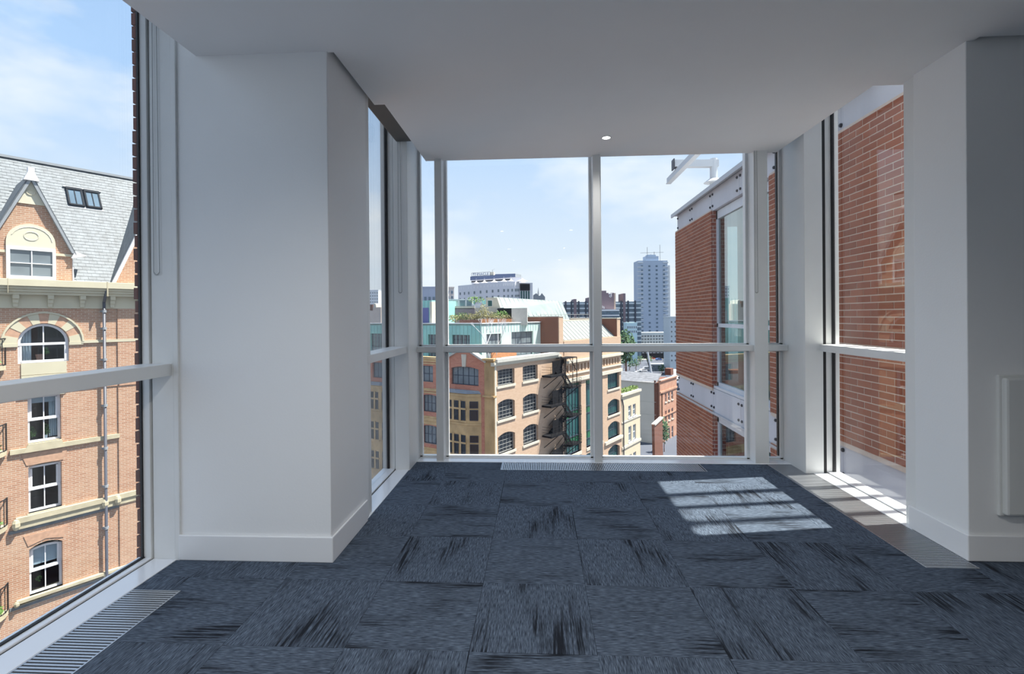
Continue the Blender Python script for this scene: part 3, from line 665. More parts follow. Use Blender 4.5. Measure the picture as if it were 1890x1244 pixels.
# curtains, blinds and plants behind the panes
def drape(s0, s1, z0, z1, d, waves):
    m_ = MB(); n_ = waves * 6; A, B = [], []
    for k in range(n_ + 1):
        a = s0 + (s1 - s0) * k / n_; o_ = .035 * math.sin(2 * math.pi * k / 6); A.append(FL.P(a, z0, d + o_)); B.append(FL.P(a, z1, d + o_))
    m_.add(A + B, [(k, k + 1, n_ + 2 + k, n_ + 1 + k) for k in range(n_)]); return m_
mk('curtain', drape(-2.42, -2.10, -.25, 1.05, -.28, 4), M['curtain'], lb, smooth=True)
mk('curtain', drape(-1.62, -1.36, -3.2, -1.7, -.34, 4), M['curtain'], lb, smooth=True)
mk('roller_shade', MB().fb(FL, -2.2, -1.4, -1.85, -1.62, -.30, -.29), M['curtain'], lb)
mk('roller_shade', MB().fb(FL, -2.2, -1.4, -8.0, -7.3, -.30, -.29), M['curtain'], lb)
lf = MB(); leafy(lf, FL.P(-2.1, -2.95, -.36), .12, .1, .22, 90, .06); leafy(lf, FL.P(-1.68, -2.9, -.36), .12, .1, .22, 70, .05); leafy(lf, FL.P(-1.66, .1, -.36), .1, .08, .15, 50, .05); leafy(lf, FL.P(-1.95, -8.6, -.36), .1, .08, .1, 30, .05)
mk('window_plants', lf, M['leaf'], lb)
mk('plant_pot', MB().tube(FL.P(-1.86, -.24, -.34), FL.P(-1.86, .0, -.34), .08, 10, .13), M['terracotta'], lb)
mk('plant_pot', MB().tube(FL.P(-1.72, -3.26, -.36), FL.P(-1.72, -3.12, -.36), .06, 8, .07), M['white'], lb)
# drainpipe with collars
dp = mk('drainpipe', MB().tube(FL.P(0, GZ, .16), FL.P(0, 2.05, .16), .052, 10).tube(FL.P(0, 2.0, .16), FL.P(.03, 2.5, .40), .05, 10), M['pipe'], lb, smooth=True)
for z in (1.65, .95, -.32, -2.2, -3.95, -5.5, -7.2, -9.25): mk('collar', MB().tube(FL.P(0, z - .05, .16), FL.P(0, z + .05, .16), .075, 10).fb(FL, -.1, .1, z - .03, z + .03, 0, .12), M['lead'], dp)
# juliet balconies at the left edge
for z in (-.2, -3.3, -6.0, -9.1):
    bc = MB(); s0, s1, dd = -4.3, -2.83, .55
    for k in range(13):
        t = k / 12; a = s0 + (s1 - s0) * t; o_ = dd * (1 - (2 * t - 1) ** 4)
        bc.tube(FL.P(a, z - .1, o_ + .02), FL.P(a, z + .85, o_ + .02), .014, 5)
        if k < 12:
            t2 = (k + 1) / 12; a2 = s0 + (s1 - s0) * t2; o2 = dd * (1 - (2 * t2 - 1) ** 4)
            for zz in (z - .1, z + .85): bc.tube(FL.P(a, zz, o_ + .02), FL.P(a2, zz, o2 + .02), .022, 5)
    b_ = mk('balcony_railing', bc, M['iron'], lb)
    bl2 = [(s0 + (s1 - s0) * k / 12, dd * (1 - (2 * k / 12 - 1) ** 4) + .05) for k in range(13)]
    mk('balcony_slab', MB().loops([FL.P(a, z - .28, q) for a, q in bl2], [FL.P(a, z - .1, q) for a, q in bl2]), M['stone'], lb)
    lf = MB(); leafy(lf, FL.P(-3.3, z + .12, .3), .45, .2, .2, 120, .07); mk('balcony_plants', lf, M['leaf'], b_)
# roof: slate pitches with each slate laid
PT = 57.; zE, dE = 2.80, -.15
def RP(s_, u, h=0):   # u up the slope, h above it
    a = R(PT); return FL.P(s_, zE + u * math.sin(a) + h * math.cos(a), dE - u * math.cos(a) + h * math.sin(a))
UR = 6.35
mk('roof_deck', MB().loops([RP(SL0, 0, -.06), RP(SL1, 0, -.06), RP(SL1, UR, -.06), RP(SL0, UR, -.06)], [RP(SL0, 0, 0), RP(SL1, 0, 0), RP(SL1, UR, 0), RP(SL0, UR, 0)]), M['slate'], lb)
mk('roof_back', MB().loops([RP(SL0, UR, -.1), RP(SL1, UR, -.1), FL.P(SL1, 2, -10), FL.P(SL0, 2, -10)], [RP(SL0, UR, 0), RP(SL1, UR, 0), FL.P(SL1, 2.1, -10), FL.P(SL0, 2.1, -10)]), M['slate'], lb)
mk('ridge_cap', MB().bar(RP(SL0, UR, .02), RP(SL1, UR, .02), .22, .10), M['lead'], lb)
GX_, GH, GW = -2.10, 6.85, 1.28      # dormer centre, apex, half width
def covered(s_, u):
    p_z = zE + u * math.sin(R(PT)); back = u * math.cos(R(PT))
    return abs(s_ - GX_) < GW * (GH - p_z) / (GH - 3.95) and p_z < GH and abs(s_ - GX_) < GW
sl = []
for r_ in range(int(UR / .165)):
    u0 = r_ * .165; sh = .13 if r_ % 2 else 0; k = math.floor((SL0) / .26)
    while k * .26 + sh < SL1 - .26:
        a = k * .26 + sh; k += 1
        if a > SL0 and not covered(a + .13, u0 + .08): sl.append((a, u0))
vis = [q for q in sl if -2.9 < q[0] < 1.05]
vis.sort(key=lambda q: q[0] + .15 * q[1] if q[0] > -.8 else 2 + abs(q[0])); pick = set(vis[:300])
am = Matrix((FL.t, (FL.n * -math.cos(R(PT)) + Vector((0, 0, math.sin(R(PT))))), (FL.n * math.sin(R(PT)) + Vector((0, 0, math.cos(R(PT))))))).transposed().to_4x4()
me = bpy.data.meshes.new('slate'); mb = MB().hexa([(-.127, -.01, .012), (.127, -.01, .012), (.127, .2, .001), (-.127, .2, .001), (-.127, -.01, .022), (.127, -.01, .022), (.127, .2, .008), (-.127, .2, .008)])
me.from_pydata([tuple(p) for p in mb.v], [], mb.f); me.materials.append(M['slate'])
rest = MB()
for q in sl:
    c_ = RP(q[0] + .13, q[1]); t_ = Matrix.Rotation(random.uniform(-.02, .02), 4, 'Z'); h_ = random.uniform(0, .004)
    if q in pick:
        o = inst('slate', me, c_, lb); o.rotation_euler = (am @ t_).to_euler()
    else:
        mm = am @ t_; rest.add([mm @ (v + Vector((0, 0, h_))) + c_ for v in mb.v], mb.f)
mk('slates', rest, M['slate'], lb, kind='stuff')
# skylight pair
def sky_sz(x, y):
    q = ray(x, y); nn = FL.n * math.sin(R(PT)) + Vector((0, 0, math.cos(R(PT)))); k = (RP(0, 0) - CAM).dot(nn) / q.dot(nn); p = CAM + q * k
    return (p - FL.o).dot(FL.t), (p.z - zE) / math.sin(R(PT))
(a0, u1), (a1, _u1), (_a, u0), _x = sky_sz(120, 347), sky_sz(181, 355), sky_sz(123, 379), 0
sk = MB(); am_ = (a0 + a1) / 2
def rbx(m_, s0, s1, v0, v1, h0, h1): return m_.hexa([RP(s0, v0, h0), RP(s1, v0, h0), RP(s1, v1, h0), RP(s0, v1, h0), RP(s0, v0, h1), RP(s1, v0, h1), RP(s1, v1, h1), RP(s0, v1, h1)])
for b0, b1 in ((a0, am_ - .03), (am_ + .03, a1)):
    m_ = MB(); rbx(m_, b0, b1, u1 - .12, u1, 0, .13); rbx(m_, b0, b1, u0, u0 + .07, 0, .11); rbx(m_, b0, b0 + .06, u0, u1, 0, .11); rbx(m_, b1 - .06, b1, u0, u1, 0, .11); rbx(m_, (b0 + b1) / 2 - .015, (b0 + b1) / 2 + .015, u0, u1, 0, .10)
    o = mk('skylight', m_, M['wdark'], lb); mk('pane', rbx(MB(), b0 + .04, b1 - .04, u0 + .05, u1 - .08, .06, .075), M['blue_pane'], o)
mk('flashing', rbx(rbx(MB(), a0 - .08, a1 + .08, u1, u1 + .06, 0, .10), a0 - .05, a1 + .05, u0 - .10, u0, .01, .03), M['lead'], lb)
# gabled dormer with arched tympanum
M['tympanum'] = mat('cream_render', (.56, .53, .41), .8, var=.03)
def dormer(cx, big):
    d1 = -.10; W = 1.18
    if not big:
        mk('dormer_wall', MB().pr(FL, [(cx - W, zE - .1), (cx + W, zE - .1), (cx + W, 4.0), (cx, GH - .25), (cx - W, 4.0)], d1 - .25, d1), M['lbrick'], lb)
        mk('gable_cap', MB().pr(FL, [(cx - .50, 5.68), (cx + .50, 5.68), (cx, GH - .15)], d1, d1 + .04), M['tympanum'], lb)
        mk('tympanum', MB().pr(FL, [(cx - .68, 4.02), (cx + .68, 4.02)] + [(cx + .68 * math.cos(math.pi * k / 12), 4.25 + .68 * math.sin(math.pi * k / 12)) for k in range(13)], d1, d1 + .05), M['tympanum'], lb)
        rg = MB()
        for zc_, r_, t_ in ((4.47, .20, .018), (6.12, .12, .016)):
            for k in range(16):
                a0_, a1_ = 2 * math.pi * k / 16, 2 * math.pi * (k + 1) / 16; rg.tube(FL.P(cx + r_ * math.cos(a0_), zc_ + r_ * .8 * math.sin(a0_), d1 + .05), FL.P(cx + r_ * math.cos(a1_), zc_ + r_ * .8 * math.sin(a1_), d1 + .05), t_, 5)
        for k in range(10):
            a0_, a1_ = math.pi * k / 12 + .1, math.pi * (k + 1) / 12 + .1; rg.tube(FL.P(cx + .58 * math.cos(a0_), 4.25 + .56 * math.sin(a0_), d1 + .05), FL.P(cx + .58 * math.cos(a1_), 4.25 + .56 * math.sin(a1_), d1 + .05), .016, 5)
        mk('relief_ring', rg, M['tympanum'], lb)
        sash(lb, FL, cx - .68, cx + .68, 2.86, 4.03, d1 + .09, .10, (1, 1), pane=M['grey_pane'], bw=.03, deep=.09)
        mk('string_course', MB().fb(FL, cx - W - .02, cx - .68, 3.80, 3.90, d1, d1 + .05).fb(FL, cx + .68, cx + W + .02, 3.80, 3.90, d1, d1 + .05), M['cream'], lb)
        zb, wb = 3.93, 1.27; apx = GH
    else: zb, wb, apx = 2.85, 1.66, 7.0; mk('gable_wall', MB().pr(FL, [(cx - wb + .1, zE), (cx + wb - .1, zE), (cx, apx - .25)], -.3, -.12), M['lbrick'], lb)
    for sg in (-1, 1):
        p0, p1 = (cx + sg * wb, zb), (cx, apx)
        mk('barge_board', MB().pr(FL, [p0, p1, (p1[0], p1[1] - .30), (p0[0] - sg * .12, p0[1])], d1 - .05, d1 + (.16 if not big else .28)), M['white'] if big else M['lead'], lb)
        ub = 6.2
        def back(z): return dE - (z - zE) / math.tan(R(PT))
        A = [FL.P(p0[0], p0[1], d1 + .16), FL.P(p1[0], p1[1], d1 + .16), FL.P(p1[0], p1[1], back(p1[1]) - .15), FL.P(p0[0], p0[1], back(p0[1]) - .02)]
        mk('dormer_roof', MB().loops(A, [q + Vector((0, 0, -.09)) for q in A]), M['slate'], lb)
    if not big:
        mk('finial', MB().loops([FL.P(cx - .22, apx - .3, d1 - .1), FL.P(cx + .22, apx - .3, d1 - .1), FL.P(cx + .22, apx - .3, d1 + .22), FL.P(cx - .22, apx - .3, d1 + .22)], [FL.P(cx - .09, apx + .02, d1 - .04), FL.P(cx + .09, apx + .02, d1 - .04), FL.P(cx + .09, apx + .02, d1 + .16), FL.P(cx - .09, apx + .02, d1 + .16)]).fb(FL, cx - .09, cx + .09, apx, apx + .2, d1 - .04, d1 + .16), M['white'], lb)
        mk('kneeler', MB().pr(FL, [(cx + W - .06, 3.74), (cx + W + .14, 3.78), (cx + W + .42, 3.86), (cx + W + .06, 4.02)], d1 - .2, d1 + .16).pr(FL, [(cx - W + .06, 3.74), (cx - W - .14, 3.78), (cx - W - .42, 3.86), (cx - W - .06, 4.02)], d1 - .2, d1 + .16), M['white'], lb)
        mk('flashing', MB().pr(FL, [(cx + W, zE), (cx + W + .05, zE), (cx + W + .02, 3.7), (cx + W, 3.7)], d1 - .3, d1 + .02), M['white'], lb)
dormer(GX_, False); dormer(1.94, True); dormer(7.6, False)
# ------------------------------------------------------------------ converted warehouse in the middle distance
FM = Fr.px(912, 56, 33.8); FN = Fr.px(912, 56, -61, -1)
tM, tN = tuple(FM.t), tuple(FN.t)
M['mbrick'] = brickmat('warm_brick', tM, (.46, .31, .21), (.51, .355, .25), (.52, .42, .32), bw=.45, rh=.15, patch=.3, pc=(.52, .385, .28))
M['nbrick'] = brickmat('front_brick', tN, (.42, .15, .10), (.50, .20, .13), (.55, .38, .28), bw=.45, rh=.15, patch=.2, pc=(.55, .30, .18))
M['ochre'] = mat('ochre_stone', (.50, .345, .175), .85, var=.24, scale=.9)
M['pstone'] = mat('stained_stone', (.44, .29, .14), .9, var=.30, scale=.8, stretch=(1, 1, .5))
M['pale'] = mat('pale_stone', (.55, .51, .42), .75, var=.05)
M['copper'] = mat('green_copper', (.27, .56, .52), .55, var=.12, scale=.6)
M['copper_lit'] = mat('lit_copper', (.50, .62, .59), .5, var=.10, scale=.5)  # copper lightened to put sunlight into the right face's colour
M['seam'] = mat('copper_seam', (.24, .42, .40), .55)
M['copper_roof'] = mat('weathered_copper_roof', (.235, .285, .27), .5, var=.16, scale=.5)
M['bars'] = mat('pale_glazing_bar', (.34, .34, .33), .6)
M['navy'] = mat('navy_frame', (.035, .045, .07), .5)
M['greenpane'] = opane('green_glazing', (.02, .085, .085))
M['spandrel'] = mat('green_spandrel', (.015, .13, .055), .35)
M['bbrick'] = mat('brown_brick', (.165, .068, .045), .9, var=.15, scale=2)
M['conc'] = mat('terrace_concrete', (.46, .45, .41), .85, var=.08)
M['corten'] = mat('corten_planter', (.45, .20, .09), .8, var=.15)
M['dry'] = mat('dry_grass', (.22, .21, .10), .8, var=.4, scale=6)
M['roofglass'] = mat('pale_roof_sheet', (.24, .27, .265), .5, var=.05)

mbld = thing('brick_warehouse', 'long brick warehouse with grid windows, stone bays and green copper storeys on top', 'building', FM.P(10, GZ, -8))
rows = [(-6.68, -4.82, .10), (-10.6, -8.38, .34), (-14.5, -12.2, .38), (-18.35, -16.05, .38), (-22.2, -19.9, .38)]
holes = [(a, c_, z0, z1, rs) for a, c_ in ((.47, 3.77), (5.47, 8.73)) for z0, z1, rs in rows]
mk('wall', MB().wall(FM, 0, 15.3, GZ, -4.25, holes, -.6, 0), M['mbrick'], mbld)
mk('quoin_strip', MB().fb(FM, -.02, .28, GZ, -3.6, -.3, .04), M['pale'], mbld)
mk('cornice', MB().fb(FM, -.3, 14.3, -4.35, -4.2, -.3, .12).fb(FM, -.3, 14.3, -4.2, -3.95, -.3, .22), M['pale'], mbld)
mk('parapet_gutter', MB().fb(FM, .1, 13.5, -3.95, -3.58, -.5, .35), M['conc'], mbld)
for a, c_ in ((.47, 3.77), (5.47, 8.73)):
    for z0, z1, rs in rows:
        sash(mbld, FM, a, c_, z0, z1, -.28, .07, (4, 4), frame=M['bars'], rise=rs, bw=.03, deep=.08)
        mk('sill', MB().fb(FM, a - .15, c_ + .12, z0 - .28, z0, -.5, .12), M['pale'], mbld)
# glazed section with slotted frieze
gb = [(15.45, 19.95), (21.45, 26.85)]
erows = [(-10.6, -8.15, 0), (-14.8, -12.35, .55), (-18.6, -16.0, .6), (-22.4, -19.85, .6)]
holes = [(a, c_, -18.3, -8.3, 0) for a, c_ in gb] + [(a, c_, -24.5, -19.2, 0) for a, c_ in gb] + [(28.7, 33.0, z0, z1, rs) for z0, z1, rs in erows]
sl_ = [15.9 + 1.03 * k for k in range(17)]
holes += [(a, a + .42, -6.64, -5.66, 0) for a in sl_ if a < 33.4]
mk('wall', MB().wall(FM, 15.3, 33.75, GZ, -2.2, holes, -.8, 0), M['mbrick'], mbld)
mk('frieze_back', MB().fb(FM, 15.3, 33.7, -6.8, -5.5, -.82, -.6), M['bbrick'], mbld)
mk('ledge', MB().fb(FM, 15.2, 33.9, -5.32, -4.98, -.2, .4).fb(FM, 15.2, 33.9, -7.0, -6.85, 0, .18).fb(FM, 15.2, 33.9, -8.05, -7.55, 0, .22).fb(FM, 27.4, 33.9, -19.2, -18.75, 0, .25), M['pale'], mbld)
for a, c_ in gb:
    m_ = MB(); n_ = 5
    for k in range(n_ + 1): q = a + (c_ - a) * k / n_; m_.fb(FM, q - .04, q + .04, -18.3, -8.3, -.5, -.38)
    for z in (-8.35, -9.1, -12.25, -13.3, -15.95, -17.15, -18.25): m_.fb(FM, a, c_, z - .05, z + .05, -.5, -.36)
    o = mk('glazed_bay', m_, M['navy'], mbld)
    for k in range(n_):
        q0, q1 = a + (c_ - a) * k / n_, a + (c_ - a) * (k + 1) / n_
        for z0, z1, mm in ((-12.25, -9.1, 'greenpane'), (-9.1, -8.35, 'spandrel'), (-13.3, -12.25, 'spandrel'), (-15.95, -13.3, 'greenpane'), (-17.15, -15.95, 'spandrel'), (-18.25, -17.15, 'greenpane')):
            mk('pane' if mm == 'greenpane' else 'spandrel', MB().fb(FM, q0 + .04, q1 - .04, z0 + .05, z1 - .05, -.48, -.45), M[mm], o)
    mk('sill', MB().fb(FM, a, c_, -18.75, -18.3, -.6, .1), M['pale'], mbld)
    mk('lower_glazing', MB().fb(FM, a, c_, -24.5, -19.2, -.5, -.45), M['greenpane'], mbld)
for z0, z1, rs in erows:
    sash(mbld, FM, 28.7, 33.0, z0, z1, -.35, .09, (6, 1), frame=M['navy'], rise=rs, bw=.05, deep=.1, pane=M['greenpane'])
    mk('sill', MB().fb(FM, 28.5, 33.2, z0 - .3, z0, -.5, .12), M['pale'], mbld)

# front (shaded) face with stone bay windows
SN = 27.
def oriel_holes(o0): return []
wl_ = [(9.2, 13.0), ]
h2 = [(9.15, 13.35, -6.75, -4.75, 0)]
for z0, z1 in ((-10.45, -8.3), (-14.4, -12.1), (-18.3, -16.0)): h2 += [(8.4, 10.85, z0, z1, .15), (11.45, 13.9, z0, z1, .15)]
h2 += [(2.25, 6.3, -6.76, -4.58, .25), (16.6, 19.8, -6.76, -4.72, 0)]
mk('front_wall', MB().wall(FN, 1.35, SN, GZ, -3.9, h2, -.6, 0), M['nbrick'], mbld)
mk('gable', MB().pr(FN, [(1.4, -3.9), (7.2, -3.9), (4.3, -2.4)], -.6, 0), M['nbrick'], mbld)
mk('gable_coping', MB().pr(FN, [(1.2, -4.0), (4.3, -2.42), (4.3, -2.18), (1.0, -3.86)], -.7, .25).pr(FN, [(7.4, -4.0), (4.3, -2.42), (4.3, -2.18), (7.6, -3.86)], -.7, .25), M['conc'], mbld)
mk('keystone', MB().pr(FN, [(4.05, -4.6), (4.55, -4.6), (4.65, -3.15), (3.95, -3.15)], 0, .12), M['pale'], mbld)
mk('corner_pilaster', MB().fb(FN, .0, 1.36, GZ, -3.6, -.6, .1).fb(FN, -.08, 1.5, -7.9, -7.7, -.3, .35).fb(FN, -.08, 1.5, -3.75, -3.5, -.3, .35), M['pstone'], mbld)
for z, m_ in ((-4.12, 'ochre'), (-7.72, 'ochre'), (-11.4, 'ochre'), (-15.3, 'ochre')):
    mk('band', MB().fb(FN, 7.3, 15.9, z - .14, z + .2, 0, .14).fb(FN, 7.3, 15.9, z - .42, z - .25, 0, .07), M[m_], mbld)
    if z < -8: mk('apron_band', MB().fb(FN, 7.3, 15.9, z - .6, z + .45, 0, .05), M['ochre'], mbld)
mk('front_cornice', MB().fb(FN, 7.4, SN, -3.9, -3.6, -.4, .3), M['ochre'], mbld)
def fwin(a, c_, z0, z1, nx, rs=0): sash(mbld, FN, a, c_, z0, z1, -.25, .08, (nx, 1), frame=M['navy'], rise=rs, bw=.07, deep=.1, pane=M['grey_pane'])
fwin(9.15, 13.35, -6.75, -4.75, 4); fwin(2.25, 6.3, -6.76, -4.58, 4, .25); fwin(16.6, 19.8, -6.76, -4.72, 3)
for z0, z1 in ((-10.45, -8.3), (-14.4, -12.1), (-18.3, -16.0)): fwin(8.4, 10.85, z0, z1, 3, .15); fwin(11.45, 13.9, z0, z1, 3, .15)
for o0, o1 in ((1.9, 6.95), (16.2, 20.9)):
    cut = 1.5; dp_ = .75
    plan_ = [(o0, 0), (o0 + cut, dp_), (o1 - .5, dp_), (o1, 0)]
    mk('bay_roof', MB().loops([FN.P(a, -7.62, q * 1.15) for a, q in plan_], [FN.P(a + (.3 if i < 2 else -.3), -7.30, q * .5) for i, (a, q) in enumerate(plan_)]), M['lead'], mbld)
    bay = mk('stone_bay', MB().loops([FN.P(a, GZ, q) for a, q in plan_], [FN.P(a, -7.65, q) for a, q in plan_]), M['ochre'], mbld)
    for z in (-7.85, -11.15, -15.0, -18.9): mk('bay_moulding', MB().loops([FN.P(a, z - .12, q + .08) for a, q in plan_], [FN.P(a, z + .12, q + .08) for a, q in plan_]), M['ochre'], bay)
    w_ = (o1 - .5 - o0 - cut) / 3
    side = Fr(FN.P(o0, 0, 0), math.degrees(math.atan2((FN.P(cut) + FN.n * dp_ - FN.o).x, (FN.P(cut) + FN.n * dp_ - FN.o).y)), -1)
    if side.n.dot(FN.n) < 0: side.n = -side.n
    for z0, z1 in ((-10.72, -8.5), (-14.7, -12.45), (-18.55, -16.3)):
        zt = z0 + (z1 - z0) * .60
        for k in range(3):
            a = o0 + cut + w_ * k + .22
            for e0, e1 in ((z0, zt - .1), (zt + .1, z1)): sash(mbld, FN, a, a + w_ - .42, e0, e1, dp_ + .085, .05, (0, 0), frame=M['navy'], deep=.07, pane=M['dark_pane'])
            mk('stone_mullion', MB().fb(FN, a + w_ - .42, a + w_ - .2, z0 - .1, z1 + .1, dp_, dp_ + .15), M['ochre'], bay)
        for e0, e1 in ((z0, zt - .1), (zt + .1, z1)): sash(mbld, side, .35, 1.35, e0, e1, .085, .05, (0, 0), frame=M['navy'], deep=.07)
        mk('bay_transom', MB().fb(FN, o0 + cut + .1, o1 - .55, zt - .1, zt + .1, dp_, dp_ + .14).fb(FN, o0 + cut, o1 - .5, z0 - .25, z0 - .05, dp_, dp_ + .12), M['ochre'], bay)

# copper-clad setback storeys
C0 = Vector((-6.75, 58.8, 0)); FC = Fr(C0, 33.8); FD = Fr(C0, -61, -1)
def seams(F, s0, s1, z0, z1, pitch, d=.03):
    m_ = MB(); s_ = s0
    while s_ < s1: m_.fb(F, s_ - .025, s_ + .025, z0, z1, 0, d); s_ += pitch
    return m_
zc0, zc1 = -4.2, .42
rw = [FC.sz(*p) for p in ((897, 615), (925, 637), (944, 613), (985, 637))]
hC = [(FC.sz(897, 615)[0], FC.sz(925, 615)[0], -3.9, -.85, 0), (FC.sz(944, 612)[0], FC.sz(984, 612)[0], -3.9, -.75, 0)]
sC = FC.sz(1000, 600)[0]
mk('copper_wall', MB().wall(FC, 0, sC, zc0, zc1, hC, -.4, 0), M['copper_lit'], mbld)
mk('copper_seams', seams(FC, .3, sC, -.7, zc1, .62), M['seam'], mbld)
for h in hC: sash(mbld, FC, h[0], h[1], h[2], h[3], -.25, .08, (3, 3), frame=M['navy'], bw=.06, pane=M['grey_pane'])
hD = [(FD.sz(867, 615)[0], FD.sz(834, 615)[0], -3.9, -.95, 0), (FD.sz(806, 615)[0], FD.sz(790, 615)[0], -3.9, -.95, 0), (FD.sz(722, 615)[0], FD.sz(684, 615)[0], -3.9, -.95, 0)]
mk('copper_wall', MB().wall(FD, 0, 30, zc0, zc1, hD, -.4, 0), M['copper'], mbld)
mk('copper_seams', seams(FD, .3, 30, zc0, zc1, .6), M['seam'], mbld)
for h in hD: sash(mbld, FD, h[0], h[1], h[2], h[3], -.25, .08, (3, 4), frame=M['navy'], bw=.07, pane=M['grey_pane'])
mk('copper_return', MB().fb(FC, sC - .1, sC + .35, zc0, zc1, -3, .6), M['copper'], mbld)
mk('roof_edge', MB().fb(FC, -.1, sC + .4, zc1, zc1 + .1, -.5, .12).fb(FD, -.1, 30, zc1, zc1 + .1, -.5, .12), M['white'], mbld)
mk('terrace_deck', MB().prz([tuple(FC.P(0)[:2]), tuple(FC.P(sC)[:2]), tuple(FC.P(sC, 0, -12)[:2]), tuple(FD.P(30, 0, -8)[:2]), tuple(FD.P(30)[:2])], zc1 - .2, zc1 - .05), M['conc'], mbld)
mk('lower_terrace', MB().prz([tuple(FM.P(0, 0, -.3)[:2]), tuple(FM.P(15, 0, -.3)[:2]), tuple(FM.P(15, 0, -14)[:2]), tuple(FN.P(27, 0, -6)[:2]), tuple(FN.P(27, 0, -.3)[:2])], -4.4, -4.2), M['conc'], mbld)
mk('terrace_screen', MB().fb(FM, 1.2, 6.0, -3.6, -2.9, -1.5, -1.3), M['corten'], mbld)
def pxbox(name, F, x0, x1, y0, y1, depth, m_, root=None, d=0):
    (a, zt), (c_, _z) = F.sz(x0, y0, d), F.sz(x1, y0, d); zb = F.sz((x0 + x1) / 2, y1, d)[1]; zt = F.sz((x0 + x1) / 2, y0, d)[1]
    return mk(name, MB().fb(F, min(a, c_), max(a, c_), zb, zt, d - depth, d), m_, root or mbld)
# teal rooftop room with a blue door
FE = Fr.px(800, 64, -61, -1)
pxbox('rooftop_room', FE, 752, 797, 555, 601, 5, M['copper']); mk('copper_seams', seams(FE, .3, 6, .4, 3.4, .6), M['seam'], mbld)
pxbox('door', FE, 780, 791, 568, 600, .1, mat('blue_door', (.12, .13, .33), .4), d=.05)
pxbox('rooftop_room_side', Fr.px(799, 64, 33.8), 797, 806, 557, 600, .4, M['pale'])
pxbox('copper_screen', FD, 757, 768, 578, 599, .3, M['copper_lit'], d=.1)
# terrace walls, planters, glazed pavilion
FG = Fr.px(880, 66, 90)
for nm, x0, x1, y0, y1, dp2, mm, d in (('terrace_wall', 822, 876, 569, 600, .4, mat('dark_render', (.19, .17, .20), .8, var=.1), -2), ('terrace_wall', 876, 930, 568, 600, .4, M['conc'], -2.2),
        ('terrace_wall', 944, 973, 568.5, 600, 2.5, M['conc'], .3), ('terrace_wall', 918, 944, 569, 600, .4, M['wdark'], -1.5), ('planter', 848, 888, 590.5, 600, 1.0, mat('dark_planter', (.13, .06, .05), .8), .6), ('planter', 888, 944, 588.5, 600, 1.0, M['corten'], .7),  # near-black terrace slab here paints in the dark of an opening
        ('glazed_pavilion', 820, 872, 553, 569, 3, M['wglass'], -4), ('parapet', 830, 876, 565, 570, .3, M['conc'], -2), ('white_ledge', 872, 898, 562, 570, .3, M['white'], -3.5)):
    pxbox(nm, FG, x0, x1, y0, y1, dp2, mm, d=d)
m_ = MB()
for x in (822, 834, 847, 860, 872): p = FG.sz(x, 560, -3.9); m_.fb(FG, p[0] - .07, p[0] + .07, FG.sz(x, 569, -3.9)[1], FG.sz(x, 553, -3.9)[1], -4.2, -3.85)
m_.fb(FG, FG.sz(820, 553, -3.9)[0], FG.sz(873, 553, -3.9)[0], FG.sz(846, 554, -3.9)[1], FG.sz(846, 552, -3.9)[1], -4.2, -3.85); mk('pavilion_frame', m_, M['white'], mbld)
a, z = FG.sz(897, 570, -3); c_, z2 = FG.sz(924, 549, -3)
mk('roof_dormer', MB().pr(FG, [(a, z), (c_, z), (c_ - .5, z2), (a, z2)], -6, -3), M['pale'], mbld)
a, z = FG.sz(900, 566, -3); c_, z2 = FG.sz(909, 554, -3)
sash(mbld, FG, a, c_, z, z2, -2.9, .05, (0, 0), pane=M['greenpane'], frame=M['white'])
lf = MB()
for x, y, rx, rz, n_ in ((866, 585, 1.6, .5, 260), (893, 582, 1.9, .6, 330), (915, 585, 1.5, .45, 240), (934, 586, .9, .4, 140), (838, 588, 1.0, .5, 140), (892, 573, .7, .9, 120)): leafy(lf, FG.P(*FG.sz(x, y, .2), .2), rx, .5, rz, n_, .13)
mk('terrace_grasses', lf, M['dry'], mbld)
lf = MB()
for x, y, rx, rz, n_ in ((852, 584, 1.2, .55, 160), (925, 581, 1.2, .6, 160), (803, 590, .5, .9, 120), (878, 553, 1.2, .5, 120)): leafy(lf, FG.P(*FG.sz(x, y, .0), .0), rx, .5, rz, n_, .13)
mk('terrace_shrubs', lf, M['leaf'], mbld)
m_ = MB(); rnd = random.Random(5)
def twig(p, d, L_, r_, lv):
    q = p + d * L_; m_.tube(p, q, r_, 4, r_ * .6)
    if lv:
        for _ in range(3): twig(q, (d + Vector((rnd.uniform(-.6, .6), rnd.uniform(-.6, .6), rnd.uniform(-.1, .5)))).normalized(), L_ * .7, r_ * .6, lv - 1)
for x in (905, 913): twig(FM.P(FM.sz(x, 640, -1.5)[0], -4.2, -1.5), Vector((.05 * (x - 909), 0, 1)).normalized(), 2.2, .09, 3)
mk('bare_tree', m_, M['white'], mbld)
